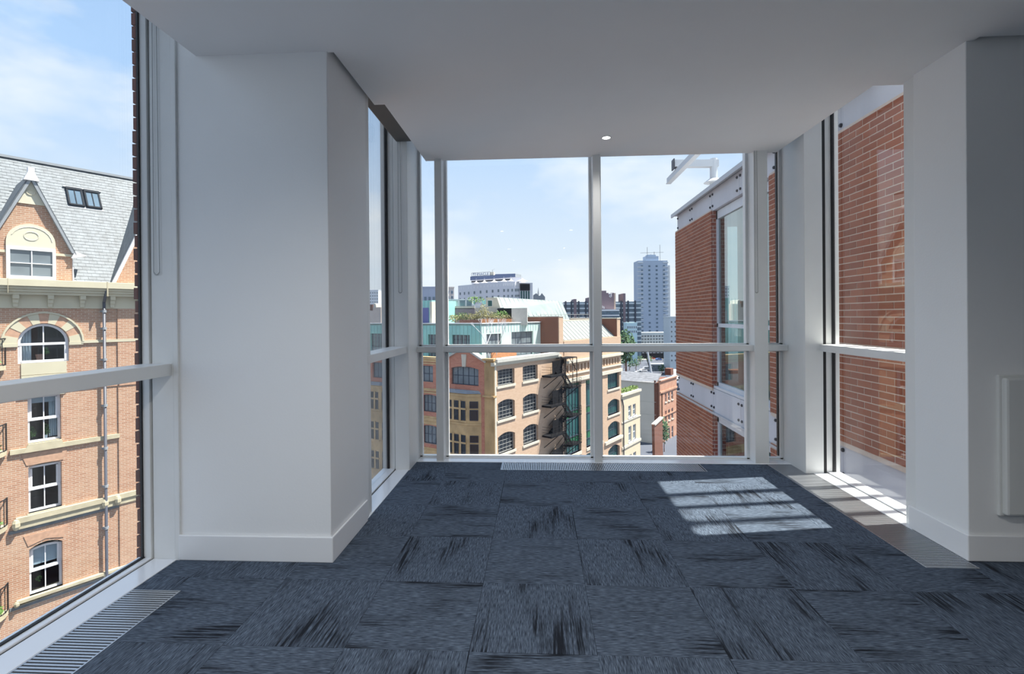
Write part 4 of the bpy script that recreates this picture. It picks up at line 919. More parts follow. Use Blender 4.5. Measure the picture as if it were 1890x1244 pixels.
# sloping copper roof behind
D2 = 68.; FQ = Fr.px(1048, 74, 33.8)
def slope(name, pts, m_, ribs, th=.15, rm=None):
    """Quadrilateral roof slope given by its four corners (bottom left, bottom right, top right, top left), with standing seams."""
    P4 = [Vector(p) for p in pts]; nn = (P4[1] - P4[0]).cross(P4[3] - P4[0]).normalized()
    if nn.dot(CAM - P4[0]) < 0: nn = -nn
    o = mk(name, MB().loops([p - nn * th for p in P4], P4), m_, mbld); rb = MB()
    for k in range(1, ribs):
        t = k / ribs; rb.bar(P4[0].lerp(P4[1], t) + nn * .03, P4[3].lerp(P4[2], t) + nn * .03, .07, .08, nn)
    mk('standing_seam', rb, rm or M['seam'], o); return o
slope('mansard_roof', (atd(922, 574, 69), atd(1052, 592, 90), atd(1036, 556, 93), atd(911, 548, 71.5)), M['copper_roof'], 17, rm=M['lead'])
slope('mansard_roof', (atd(960, 598, 66.5), atd(1045, 594, 80), atd(1046, 588, 90), atd(925, 575, 69.2)), M['copper_roof'], 12, rm=M['lead'])
mk('mansard_back', MB().prz([tuple(atd(912, 583, 72)[:2]), tuple(atd(1036, 583, 94)[:2]), tuple(atd(1010, 583, 99)[:2]), tuple(atd(890, 583, 77)[:2])], -4, 3.8), M['copper'], mbld)
# brick party walls and the pale glazed slope between them
mk('party_wall', MB().fb(FM, 14.15, 15.25, -4.4, 1.15, -11, -.2), M['bbrick'], mbld); mk('party_wall_lit_face', MB().fb(FM, 14.15, 15.25, -4.4, 1.15, -.2, -.1), M['mbrick'], mbld); mk('party_wall_coping', MB().fb(FM, 14.1, 15.3, 1.15, 1.27, -11, -.05), M['conc'], mbld)  # lighter front skins put the sunlit edge of each wall into the colour
mk('party_wall', MB().fb(FM, 32.6, 33.75, -4.4, .75, -9, -.2), M['bbrick'], mbld); mk('party_wall_lit_face', MB().fb(FM, 32.6, 33.75, -4.4, .75, -.2, -.1), M['mbrick'], mbld); mk('party_wall_coping', MB().fb(FM, 32.5, 33.85, .75, .9, -9, -.02), M['pale'], mbld)
slope('glazed_roof', (FM.P(15.3, -2.15, -.6), FM.P(32.6, -2.15, -.6), FM.P(32.6, .55, -3.6), FM.P(15.3, .55, -3.6)), M['roofglass'], 16, rm=M['conc'])
mk('roof_ridge', MB().bar(FM.P(15.3, .6, -3.7), FM.P(32.6, .6, -3.7), .4, .2), M['pale'], mbld)
mk('flat_roof', MB().fb(FM, 15.3, 33.7, -.2, .3, -14, -3.7), M['conc'], mbld)
m_ = MB()
for k in range(12): a = 15.5 + k * 1.4; m_.tube(FM.P(a, .3, -4), FM.P(a, 1.5, -4), .035, 4)
for z in (.9, 1.5): m_.tube(FM.P(15.5, z, -4), FM.P(30.9, z, -4), .035, 4)
mk('roof_railing', m_, M['bars'], mbld)
mk('building_core', MB().prz([tuple(FM.P(.6, 0, -.7)[:2]), tuple(FM.P(33, 0, -.9)[:2]), tuple(FM.P(33, 0, -14)[:2]), tuple(FN.P(SN, 0, -14)[:2]), tuple(FN.P(SN, 0, -.7)[:2])], GZ, -4.41), M['room'], mbld)

# fire escape on the sunlit side
fe = thing('fire_escape', 'black iron fire escape stair zigzagging down the sunlit brick side', 'fire escape', FM.P(12.5, GZ, .8))
for k in range(5):
    zl, zr = -6.35 - 3.85 * k, -8.4 - 3.95 * k
    mk('landing', MB().fb(FM, 9.5, 13.2, zl - .22, zl, .1, 1.5), M['iron'], fe)
    mk('landing', MB().fb(FM, 14.4, 17.4, zr - .12, zr, .1, 1.5), M['iron'], fe)
    rl = MB()
    for a, c_, z in ((9.5, 13.2, zl), (14.8, 17.4, zr)):
        for h in (.4, .75, 1.1): rl.tube(FM.P(a, z + h, 1.48), FM.P(c_, z + h, 1.48), .022, 4); rl.tube(FM.P(a if a < 10 else c_, z + h, .1), FM.P(a if a < 10 else c_, z + h, 1.48), .022, 4)
        q = a
        while q <= c_ + .01: rl.tube(FM.P(q, z, 1.48), FM.P(q, z + 1.1, 1.48), .022, 4); q += (c_ - a) / 4
    mk('railing', rl, M['iron'], fe)
    st = MB(); n_ = 9
    for j in range(n_): t = (j + .5) / n_; p = FM.P(12.9 + 1.9 * t, zl + (zr - zl) * t, 1.15); st.fb(FM, 12.9 + 1.9 * t - .13, 12.9 + 1.9 * t + .13, zl + (zr - zl) * t - .03, zl + (zr - zl) * t + .02, .85, 1.5)
    for d in (.85, 1.5): st.bar(FM.P(12.9, zl, d), FM.P(15.0, zr, d), .06, .24); st.tube(FM.P(12.9, zl + 1, d), FM.P(15.0, zr + 1, d), .03, 4)
    mk('stair_flight', st, M['iron'], fe)
    zn = zl - 3.85; st = MB()
    for j in range(n_): t = (j + .5) / n_; a = 14.6 - 3.4 * t; z = zr + (zn - zr) * t; st.fb(FM, a - .2, a + .2, z - .03, z + .02, .12, .78); st.fb(FM, a - .2, a + .2, z - .2, z, .76, .78)
    for d in (.12, .78): st.bar(FM.P(14.6, zr, d), FM.P(11.1, zn, d), .06, .26); st.tube(FM.P(14.6, zr + 1, d), FM.P(11.1, zn + 1, d), .03, 4)
    for j in range(12): t = j / 11; a = 14.6 - 3.5 * t; z = zr + (zn - zr) * t; st.tube(FM.P(a, z, .78), FM.P(a, z + 1.05, .78), .03, 4)
    mk('stair_flight', st, M['iron'], fe)
    mk('mesh_guard', MB().fb(FM, 10.9, 13.4, zl + .02, zl + 1.75, .8, .84), M['iron'], fe)
    mk('brace', MB().tube(FM.P(10.0, zl - 1.7, .05), FM.P(11.4, zl - .2, 1.4), .05, 5).tube(FM.P(15.3, zr - 1.6, .05), FM.P(16.8, zr - .1, 1.4), .05, 5), M['iron'], fe)
mk('post', MB().tube(FM.P(13.1, GZ, 1.5), FM.P(13.1, -4.3, 1.5), .07, 6).tube(FM.P(13.9, GZ, .8), FM.P(13.9, -4.5, .8), .05, 6).tube(FM.P(16.1, -8.4, 1.5), FM.P(16.1, -4.4, 1.5), .06, 6).tube(FM.P(15.0, -7.6, 1.5), FM.P(15.0, -4.4, 1.5), .05, 6), M['iron'], fe)
mk('top_landing', MB().fb(FM, 13.0, 16.2, -4.45, -4.33, .1, 1.5).bar(FM.P(13.4, -4.4, .9), FM.P(11.9, -6.3, .9), .9, .12, FM.n), M['iron'], fe)
mk('brace', MB().tube(FM.P(14.2, -4.4, 1.5), FM.P(16.1, -6.3, 1.5), .05, 5), M['iron'], fe)
# ------------------------------------------------------------------ street level and neighbours
M['asphalt'] = mat('asphalt', (.085, .095, .12), .9, var=.15, scale=.05)
M['paving'] = mat('pale_paving', (.36, .345, .30), .85, var=.08, scale=.1)
mk('ground', MB().box(-1500, 1500, -300, 2500, GZ - .6, GZ), M['asphalt'], kind='structure', label='grey asphalt streets and square far below', category='ground')
def gp(x, y): p = onz(x, y, GZ); return p
def strip(label, pts, h):
    mk('pavement', MB().prz([tuple(gp(*p)[:2]) for p in pts], GZ, GZ + h), M['paving'], kind='structure', label=label, category='pavement')
strip('pale paved strip across the far side of the square', [(1140, 666), (1250, 662), (1250, 653), (1140, 657)], .15)
M['cream_wall'] = mat('cream_painted_wall', (.60, .50, .36), .8, var=.05)
M['beige'] = mat('beige_render', (.56, .53, .47), .85, var=.05, scale=.3)
# cream house next to the warehouse
FH = FM
ch = thing('cream_house', 'narrow cream-painted house with a roof terrace beside the warehouse', 'building', FM.P(37.5, GZ, -5))
xs = [(1159.6, 1165), (1168, 1173.3)]; ys = [(747, 768), (785, 813), (837, 858)]
hh = []
for x0, x1 in xs:
    for y0, y1 in ys: xm_ = (xs[0][0] + xs[1][1]) / 2; hh.append((FM.sz(x0, 740)[0], FM.sz(x1, 740)[0], FM.sz(xm_, y1)[1], FM.sz(xm_, y0)[1], 0))
mk('wall', MB().wall(FM, 33.8, 41.7, GZ, -12.4, hh, -.4, 0), M['cream_wall'], ch)
mk('body', MB().fb(FM, 33.8, 41.7, GZ, -12.7, -10, -.41), M['cream_wall'], ch)
mk('parapet_coping', MB().fb(FM, 33.7, 41.9, -12.4, -12.0, -.6, .25), M['pale'], ch); mk('string_course', MB().fb(FM, 33.8, 41.8, -21.3, -20.9, 0, .15).fb(FM, 33.8, 41.8, -16.9, -16.7, 0, .1), M['pale'], ch)
for h in hh: sash(ch, FM, h[0], h[1], h[2], h[3], -.15, .16, (0, 1), pane=M['grey_pane'], bw=.14); mk('surround', MB().fb(FM, h[0] - .2, h[1] + .2, h[2] - .3, h[2], -.2, .12), M['white'], ch)
mk('drainpipe', MB().tube(FM.P(34.3, GZ, .15), FM.P(34.3, -14, .15), .1, 6).tube(FM.P(34.3, -14, .15), FM.P(33.9, -12.8, .1), .1, 6), M['pipe'], ch)
lf = MB()
for k in range(8): leafy(lf, FM.P(34.8 + .9 * k, -11.7, -.7), .55, .4, .45, 60, .22)
mk('terrace_hedge', lf, mat('hedge', (.13, .20, .05), .8, var=.3, scale=3), ch)
FJ = FM
gb_ = [(34.0, -12.3), (36.4, -12.3), (36.4, -9.7), (34.0, -7.9)]
mk('roof_gable', MB().pr(FM.off(0, -3), [(33.8, -12.4), (38.0, -12.4), (38.0, -10.3), (34.6, -7.9), (33.8, -7.9)], -3, 0), M['grey_pane'], ch)
mk('gable_board', MB().pr(FM.off(0, -3), [(33.6, -8.6), (34.4, -7.3), (38.8, -10.3), (38.2, -11.0), (34.4, -8.4), (33.6, -9.6)], -3.2, .4), M['white'], ch)
m_ = MB()
for k in range(7): a = 37.2 + .7 * k; m_.fb(FM, a - .06, a + .06, -12.4, -10.6, -4, -3.9)
for z in (-12.2, -11.5, -10.8): m_.fb(FM, 37.2, 41.5, z - .05, z + .05, -4, -3.88)
mk('trellis', m_, M['white'], ch)
# beige gable-end house with slate roof and brick front
FB = Fr.px(1217, 112, 33.8); FBs = Fr.px(1217, 112, -61, -1)
bh = thing('beige_gable_house', 'house with blank beige end wall, slate roof and red brick street front', 'building', FB.P(5, GZ, -5))
zt = FB.sz(1218, 702)[1]; sE = FB.sz(1245, 690)[0] + 1.5
tB = tuple(FB.t)
M['hbrick'] = brickmat('house_brick', tB, (.40, .19, .12), (.46, .23, .15), (.5, .4, .33), bw=.45, rh=.15, patch=.2)
xs = [(1227, 1230), (1233, 1236), (1239, 1242)]; ysc = [(724, 740), (756, 776), (790, 812), (826, 842)]
hh = [(FB.sz(a, 700)[0], FB.sz(c_, 700)[0], FB.sz(1234, y1)[1], FB.sz(1234, y0)[1], 0) for a, c_ in xs for y0, y1 in ysc]
mk('brick_front', MB().wall(FB, 0, sE, GZ, zt, hh, -.4, 0), M['hbrick'], bh)
for h in hh: sash(bh, FB, h[0], h[1], h[2], h[3], -.15, .12, (0, 1), bw=.1)
mk('string_course', MB().fb(FB, 0, sE, zt - .3, zt, 0, .25).fb(FB, 0, sE, zt - 3.0, zt - 2.6, 0, .2).fb(FB, 0, sE, zt - 8.6, zt - 8.3, 0, .15), M['hbrick'], bh)
for h in hh: mk('sill', MB().fb(FB, h[0] - .15, h[1] + .15, h[2] - .2, h[2], -.1, .15), M['pale'], bh)
mk('body', MB().prz([tuple(FB.P(.02, 0, -.02)[:2]), tuple(FB.P(sE, 0, -.42)[:2]), tuple(FBs.P(14, 0, -12)[:2]), tuple(FBs.P(14, 0, -.02)[:2])], GZ, zt - .6), M['bbrick'], bh)
zb = zt - .5
mk('beige_end_wall', MB().fb(FBs, .9, 14, GZ, zb, -.3, .05), M['beige'], bh); mk('stone_band', MB().fb(FBs, .9, 14, -18.6, -18.5, .05, .08).fb(FBs, .9, 14, -21.5, -21.4, .05, .08), M['conc'], bh)
m_ = MB()
for k in range(16): m_.fb(FBs, .9 - (.35 if k % 3 else 0), 1.3, GZ + k * .9, GZ + k * .9 + .9, 0, .06)
mk('toothed_quoins', m_, M['bbrick'], bh)
mk('slate_roof', MB().loops([FBs.P(.9, zb - .15, .3), FBs.P(14, zb + .1, .3), FBs.P(14, zb + .1, -1), FBs.P(.9, zb - .15, -1)], [FBs.P(1.4, zt + .8, -6), FBs.P(14, zt + .8, -6), FBs.P(14, zt + .8, -7), FBs.P(1.4, zt + .8, -7)]), mat('grey_slates', (.15, .155, .17), .7, var=.3, scale=1.2), bh)
pxbox('chimney', FB, 1238, 1243, 680, 692, 1.5, M['bbrick'], bh, d=-2)
mk('drainpipe', MB().tube(FB.P(.9, GZ, .15), FB.P(.9, zt - 3, .15), .09, 6), M['iron'], bh)
# low yard wall and tree at its foot
yw = thing('yard_wall', 'low brick yard wall with pale coping at the foot of the beige wall', 'wall', gp(1210, 838))
p0, p1 = atd(1206, 812, 96), atd(1221, 806, 101)
mk('brickwork', MB().bar((p0.x, p0.y, -24.0), (p1.x, p1.y, -23.7), .5, 8), M['bbrick'], yw); mk('coping', MB().bar((p0.x, p0.y, -20.0), (p1.x, p1.y, -19.6), .8, .3), M['conc'], yw)
def tree(label, c, h, r_, m2, n_=260, sz=.5, grp=None):
    t = thing('street_tree', label, 'tree', c, grp); c = Vector(c)
    mk('trunk', MB().tube(c, c + Vector((0, 0, h * .55)), r_ * .09, 6, r_ * .05), M['bbrick'], t)
    lf = MB(); leafy(lf, c + Vector((0, 0, h * .62)), r_, r_, h * .38, n_, sz); mk('crown', lf, m2, t)
M['dkleaf'] = mat('dark_leaves', (.05, .11, .045), .8, var=.3, scale=2)
p = atd(1226, 825, 106); tree('slim dark tree in front of the brick house front', (p.x, p.y, GZ), 7.5, 1.0, M['dkleaf'], 200, .35)
p = atd(1155, 622, 250); tree('round dark tree beyond the brick party wall', (p.x, p.y, GZ), 22, 5, M['dkleaf'], 500, 1.1)
# square: cars, lamp posts, leaning mast, kiosk, small trees
def car(x, y, D, rot, col, label):
    p = onz(x, y, GZ); c = thing('car', label, 'car', p); F = Fr((p.x, p.y), rot); z = GZ
    prof = [(-2.1, .35), (2.1, .35), (2.15, .8), (1.5, .95), (.8, 1.45), (-1.2, 1.45), (-1.9, .98), (-2.15, .9)]
    mk('body', MB().pr(F, [(a, z + b_) for a, b_ in prof], -.85, .85), col, c)
    mk('window', MB().pr(F, [(a, z + b_) for a, b_ in [(1.35, .98), (.78, 1.38), (-1.15, 1.38), (-1.7, 1.0)]], -.87, .87), M['dark_pane'], c)
    for a in (-1.35, 1.35):
        for d in (-.8, .66): mk('wheel', MB().tube(F.P(a, z + .33, d), F.P(a, z + .33, d + .14), .33, 10), M['iron'], c)
wc, bcx, rc_, sc_ = M['white'], mat('blue_car', (.10, .16, .35), .3), mat('red_car', (.45, .06, .04), .3), mat('silver_car', (.50, .53, .57), .3)
car(1187, 686, 0, 60, wc, 'white car parked behind the slate roof ridge'); car(1178, 690, 0, 60, sc_, 'silver car half hidden by the slate roof ridge'); car(1193, 682, 0, 75, sc_, 'silver car beside the foot of the leaning mast')
car(1203, 663, 0, 90, rc_, 'red car on the pale far side of the square'); car(1216, 665, 0, 70, bcx, 'dark blue car at the edge of the pale pavement'); car(1170, 667, 0, 100, bcx, 'blue car under the small bare trees')
kb = thing('kiosk', 'flat-roofed grey kiosk standing in the square', 'kiosk', onz(1216, 684, GZ)); p = onz(1216, 684, GZ)
mk('walls', MB().box(p.x - 4, p.x + 4, p.y - 3, p.y + 3, GZ, GZ + 3), M['grey_pane'], kb); mk('roof', MB().box(p.x - 4.6, p.x + 4.6, p.y - 3.6, p.y + 3.6, GZ + 3, GZ + 3.7), M['lead'], kb)
ms = thing('leaning_mast', 'tall leaning white mast rising from the square', 'mast', onz(1203, 693, GZ)); p0 = onz(1203, 694, GZ); q = atd(1195, 648, (p0 - CAM).dot(_f)); q = p0 + (q - p0) * 1.25
mk('shaft', MB().tube(p0, q, .55, 8, .4), M['whitesteel'], ms); mk('stay', MB().tube(p0 + Vector((0, 0, .5)), q + Vector((-1.6, 0, -1)), .18, 6), M['iron'], ms); mk('base', MB().box(p0.x - 1, p0.x + 1, p0.y - 1, p0.y + 1, GZ, GZ + .5), M['conc'], ms)
for x, y in ((1167, 676), (1179, 668), (1229, 686), (1232, 676), (1224, 668)):
    p = onz(x, y, GZ); lp = thing('lamp_post', 'slim dark lamp post in the square', 'lamp post', p, 'lamp posts in the square')
    mk('column', MB().tube(p, p + Vector((0, 0, 9)), .14, 6, .09), M['iron'], lp); mk('lantern', MB().bar(p + Vector((-.7, 0, 9)), p + Vector((.7, 0, 9)), .3, .2), M['iron'], lp)
for x, y, h in ((1162, 683, 6), (1152, 680, 7), (1174, 686, 7), (1182, 672, 5), (1199, 672, 5), (1222, 691, 5)):
    p = onz(x, y, GZ); tree('small dark tree planted in the square', (p.x, p.y, GZ), h, 2.0, M['dkleaf'], 90, .5, 'small trees in the square')
van = thing('delivery_van', 'blue and white van in the street behind the brick wing corner', 'van', (0, 0, 0)); p = atd(1242, 713, 175); van.location = (p.x, p.y, GZ); F = Fr((p.x, p.y), 40)
mk('body', MB().pr(F, [(-3, -21.5), (3, -21.5), (3, -18.2), (-3, -18.2)], -1.2, 1.2), wc, van); mk('cab', MB().pr(F, [(3, -21.5), (4.6, -21.5), (4.5, -20.2), (3.9, -19), (3, -18.9)], -1.1, 1.1), bcx, van); mk('windscreen', MB().pr(F, [(3.5, -20.2), (4.3, -20.2), (3.9, -19.2), (3.5, -19.2)], -1.13, 1.13), M['dark_pane'], van)
for a in (-2, 3.4): mk('wheel', MB().tube(F.P(a, -21.5, -1.25), F.P(a, -21.5, 1.25), .5, 10), M['iron'], van)
mk('road_ramp', MB().box(p.x - 8, p.x + 8, p.y - 6, p.y + 6, GZ, -22.0), M['asphalt'], kind='structure', label='raised street deck under the van', category='road')

# ------------------------------------------------------------------ skyline
def block(root, F, x0, x1, y0, zb, depth, m_, name='wall', d=0):
    a, c_ = F.sz(x0, y0, d)[0], F.sz(x1, y0, d)[0]; zt = F.sz((x0 + x1) / 2, y0, d)[1]
    mk(name, MB().fb(F, min(a, c_), max(a, c_), zb, zt, d - depth, d), m_, root); return min(a, c_), max(a, c_), zt
def wins(root, F, s0, s1, z0, z1, nx, nz, fw_, fh, m_, fm=None, d=.0, skip=0):
    rnd = random.Random(int(abs(s0 * 7 + z0 * 3)))
    dx, dz = (s1 - s0) / nx, (z1 - z0) / nz
    me = MB().fb(F, -dx * fw_ / 2, dx * fw_ / 2, -dz * fh / 2, dz * fh / 2, .0, .12); base = F.P(0, 0, 0)
    fr_ = MB().fb(F, -dx * fw_ / 2 - .12, dx * fw_ / 2 + .12, -dz * fh / 2 - .15, dz * fh / 2 + .12, .0, .08)
    mm = bpy.data.meshes.new('window'); mm.from_pydata([tuple(v - base) for v in fr_.v], [], fr_.f); mm.materials.append(fm or M['white'])
    pm = bpy.data.meshes.new('pane'); pm.from_pydata([tuple(v - base) for v in me.v], [], me.f); pm.materials.append(m_)
    for i in range(nx):
        for j in range(nz):
            if rnd.random() < skip: continue
            o = inst('window', mm, F.P(s0 + dx * (i + .5), z0 + dz * (j + .5), d), root)
            q = bpy.data.objects.new('pane', pm); COL.objects.link(q); q.parent = o
M['tower'] = mat('tower_cladding', (.36, .43, .53), .6, var=.05, scale=.05); M['towerlit'] = mat('tower_lit_cladding', (.52, .55, .58), .6)  # second one is a lit copy of the cladding, sunlight put into its colour
# white residential tower
FT = Fr.px(1206, 420, 85); tw = thing('residential_tower', 'tall pale grey residential tower with roof antennas', 'building', FT.P(0, GZ, -8))
a, c_, zt = block(tw, FT, 1178, 1232, 481, GZ, 14, M['tower'])
wins(tw, FT, a, c_, -14, zt - 3, 4, 17, .28, .42, M['blue_pane'], fm=M['tower'], skip=.04)
mk('balcony_bands', (lambda mb: [mb.fb(FT, a - .5, a + 4, z, z + .9, -1, .5).fb(FT, c_ - 4, c_ + .5, z, z + .9, -1, .5) for z in [-14 + 3.7 * k for k in range(17)]] and mb)(MB()), M['towerlit'], tw)
mk('side_face', MB().fb(FT, c_, c_ + 2.2, GZ, zt - 4, -14, -.5), M['towerlit'], tw)
mk('plant_room', MB().fb(FT, a + 7, c_ - 7, zt, zt + 4, -10, -2).fb(FT, a + 9, c_ - 9, zt + 4, zt + 5.4, -9, -3), M['tower'], tw)
m_ = MB()
for k, h in ((9, 12), (15, 8), (20, 14), (12, 6)): m_.tube(FT.P(a + k, zt, -4), FT.P(a + k, zt + h, -4), .15, 4)
m_.tube(FT.P(a + 3, zt + 7, -4), FT.P(c_ - 2, zt + 7.5, -4), .13, 4); mk('antennas', m_, M['iron'], tw)
# brown slab hotel with glazed bands
M['brownslab'] = mat('brown_slab', (.20, .15, .17), .8, var=.06, scale=.1); M['hband'] = mat('hotel_band', (.48, .54, .58), .5)
FO = Fr.px(1110, 330, 88); ho = thing('brown_slab_hotel', 'brown brick hotel slab with pale window bands and white wall sign', 'building', FO.P(0, GZ, -8))
a, c_, zt = block(ho, FO, 1040, 1183, 557, GZ, 14, M['blue_pane'], 'glazed_front')
m_ = MB(); z = zt - 1.2
while z > -20: m_.fb(FO, a, c_, z - .5, z + .5, 0, .5); z -= 3.1
mk('window_bands', m_, M['hband'], ho)
for x in (1044, 1054.5, 1068, 1081, 1146, 1159, 1172): q = FO.sz(x, 570)[0]; mk('pier', MB().fb(FO, q - .5, q + .5, GZ, zt + .6, 0, .9), M['navy'], ho)
for x0, x1, y in ((1059, 1064, 552), (1109.5, 1119, 536.5), (1119, 1133, 540.5), (1150, 1154.5, 541.5), (1086, 1094, 549)): block(ho, FO, x0, x1, y, GZ, 16, M['brownslab'], 'stair_tower', d=1.2)
mk('stair_tower_side', MB().fb(FO, FO.sz(1133, 560)[0], FO.sz(1136, 560)[0], GZ, FO.sz(1134, 541)[1], -10, .8), mat('tan_brick', (.55, .42, .34), .8), ho)
block(ho, FO, 1100, 1143, 572, GZ, 5, M['blue_pane'], 'podium', d=6); a2, c2 = FO.sz(1100, 572, 6)[0], FO.sz(1143, 572, 6)[0]
mk('podium_band', MB().fb(FO, a2, c2, FO.sz(1120, 574, 6)[1], FO.sz(1120, 571, 6)[1], 1, 6.5).fb(FO, a2, c2, FO.sz(1120, 583, 6)[1], FO.sz(1120, 581, 6)[1], 1, 6.5), M['white'], ho)
def text(body, F, s_, z, size, d, m_, root, name):
    cu = bpy.data.curves.new(name, 'FONT'); cu.body = body; cu.size = size; cu.extrude = .08; cu.align_x = 'CENTER'
    cu.materials.append(m_); tmp = bpy.data.objects.new(name, cu); me = bpy.data.meshes.new_from_object(tmp); bpy.data.objects.remove(tmp); o = bpy.data.objects.new(name, me); COL.objects.link(o)
    mw = Matrix((F.t, Vector((0, 0, 1)), F.n)).transposed().to_4x4(); mw.translation = F.P(s_, z, d) - root_loc(root); o.parent = root; o.matrix_local = mw; return o
m_ = MB()     # twisted ribbon emblem on the brown tower
def stroke(pts, w_=.45):
    for p, q in zip(pts, pts[1:]): m_.tube(FO.P(*p, 1.5), FO.P(*q, 1.5), w_ / 2, 6)
sx, sz_ = FO.sz(1126.5, 545, 1.5); u_ = .364
E_ = lambda L_: [(sx + a * u_, sz_ - b_ * u_) for a, b_ in L_]
stroke(E_([(-3.2, -3.4), (0, -3.6), (.6, -2.2), (-2.4, -1.8), (-3.2, -3.4)])); stroke(E_([(3.2, -3.2), (1.8, -2.6), (1.6, 0), (2.2, 1.6), (.6, 3.4), (-1.4, 2.6), (-1.8, .8), (.6, .9), (1.4, -.4)]))
mk('wall_emblem', m_, M['white'], ho)
text('ls', FO, FO.sz(1114, 570, 1.5)[0], FO.sz(1114, 569.5, 1.5)[1], 3.0, 1.4, M['white'], ho, 'wall_letters')
# curved white office block with tent canopies and rooftop sign
M['pinn'] = mat('pale_grey_concrete', (.60, .60, .64), .7, var=.03, scale=.1)
FP = Fr.px(960, 300, 97); pb = thing('curved_office_block', 'pale curved office block with white tent canopies and rooftop letters', 'building', FP.P(0, GZ, -15))
pts = [(846, 527.5, 10), (868, 525.5, 4), (900, 522.5, 0), (930, 520.5, -1), (951, 520, 0), (959, 520, 3)]
P0 = [atd(x, 583, 300 + k) for x, y, k in pts]; zts = [atd(x, y, 300 + k).z for x, y, k in pts]
mb = MB(); n_ = len(P0); back = [p + Vector((0, 22, 0)) for p in P0]
lo = [Vector((p.x, p.y, GZ)) for p in P0] + [Vector((p.x, p.y, GZ)) for p in back[::-1]]; hi = [Vector((p.x, p.y, z)) for p, z in zip(P0, zts)] + [Vector((p.x, p.y, z)) for p, z in zip(back[::-1], zts[::-1])]
mk('wall', mb.loops(lo, hi), M['pinn'], pb)
for row, (yo, wpx, hpx, nn) in enumerate(((5.5, 1.5, 4, 26), (15.5, 3.0, 5, 14), (26, 3.0, 4, 14))):
    for k in range(nn):
        t = (k + .5) / nn * (n_ - 1.001); i = int(t); f_ = t - i; p = P0[i].lerp(P0[i + 1], f_); zt_ = zts[i] + (zts[i + 1] - zts[i]) * f_; d_ = (P0[i + 1] - P0[i]).normalized(); F = Fr((p.x, p.y), math.degrees(math.atan2(d_.x, d_.y)))
        s_ = 300 / F_PX; zc_ = zt_ - yo * s_
        mk('window', MB().fb(F, -wpx * s_ / 2, wpx * s_ / 2, zc_ - hpx * s_ / 2, zc_ + hpx * s_ / 2, -.1, .12), M['grey_pane'] if row else M['white'], pb)
FP2 = Fr.px(968, 303, 80); block(pb, FP2, 958, 983, 522, GZ, 10, M['pinn'], 'end_wing', d=-.5)
q0, q1 = FP2.sz(960, 535)[0], FP2.sz(978, 535)[0]
mk('dark_recess', MB().fb(FP2, q0, q1, FP2.sz(969, 536)[1], FP2.sz(969, 524)[1], -1, .1), M['wdark'], pb); mk('glazed_corner', MB().fb(FP2, q0, q1, -5, FP2.sz(969, 537)[1], -1, .1), M['greenpane'], pb)
for k in range(5): q = q0 + (q1 - q0) * k / 4; mk('corner_mullion', MB().fb(FP2, q - .15, q + .15, -5, FP2.sz(969, 537)[1], .1, .3), M['white'], pb)
for x, y, w2 in ((879, 523, 5), (894, 522, 6), (912, 521, 7), (930, 519.5, 6), (943, 519, 5), (964, 519, 11)):
    b0 = atd(x, y, 302); hw = w2 * 300 / F_PX; tip = Vector((b0.x, b0.y, b0.z + 5 * .33 * 1.2))
    ring = [Vector((b0.x + hw * math.cos(2 * math.pi * k / 12), b0.y + hw * .8 * math.sin(2 * math.pi * k / 12), b0.z)) for k in range(12)]; mid = [b0.lerp(p, .35) + Vector((0, 0, (tip.z - b0.z) * .45)) for p in ring]
    mb = MB().loops(ring, mid, cap=False); mb.add(mid + [tip], [(k, (k + 1) % 12, 12) for k in range(12)]).tube(tip - Vector((0, 0, .3)), tip + Vector((0, 0, 1)), .12, 4); mk('tent_canopy', mb, M['white'], pb)
FU = Fr.px(950, 312, 97)
(s0_, z1_), (s1_, _z) = FU.sz(868, 516), FU.sz(951, 505)
mk('navy_storey', MB().pr(FU, [FU.sz(868, 517), FU.sz(951, 511), FU.sz(951, 505), FU.sz(915, 506), FU.sz(912, 508), FU.sz(868, 510.5)], -16, 0), mat('navy_cladding', (.08, .11, .20), .5), pb)
mk('navy_storey_end', MB().loops([atd(951, 511, 312), atd(962, 513, 322), atd(962, 507, 322), atd(951, 505, 312)], [atd(950.5, 511, 316), atd(961, 513, 326), atd(961, 507, 326), atd(950.5, 505, 316)]), M['lead'], pb)
mk('upper_storey', MB().pr(FU, [FU.sz(869, 524), FU.sz(962, 524), FU.sz(962, 513), FU.sz(951, 511), FU.sz(869, 517)], -18, -1.5), M['pinn'], pb)
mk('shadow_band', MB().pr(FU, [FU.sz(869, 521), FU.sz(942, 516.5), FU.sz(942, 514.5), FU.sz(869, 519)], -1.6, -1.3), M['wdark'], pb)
sg = MB(); A, B, C_, D_ = FU.sz(870, 510), FU.sz(904, 507.5), FU.sz(904, 501.5), FU.sz(870, 504)
for p, q in ((A, B), (B, C_), (C_, D_), (D_, A)): sg.tube(FU.P(*p, -.5), FU.P(*q, -.5), .16, 4)
for k in range(1, 9): t = k / 9; sg.tube(FU.P(A[0] + (B[0] - A[0]) * t, A[1] + (B[1] - A[1]) * t, -.6), FU.P(D_[0] + (C_[0] - D_[0]) * t, D_[1] + (C_[1] - D_[1]) * t, -.6), .1, 4)
mk('sign_frame', sg, M['lead'], pb)
text('PINNACLE', FU, (A[0] + B[0]) / 2, A[1] + .55, 2.25, -.2, mat('sign_letters', (.08, .11, .22), .6), pb, 'sign_letters')
pxbox('plant_room', FU, 904, 911, 502, 508, 4, M['pale'], pb, d=-1)
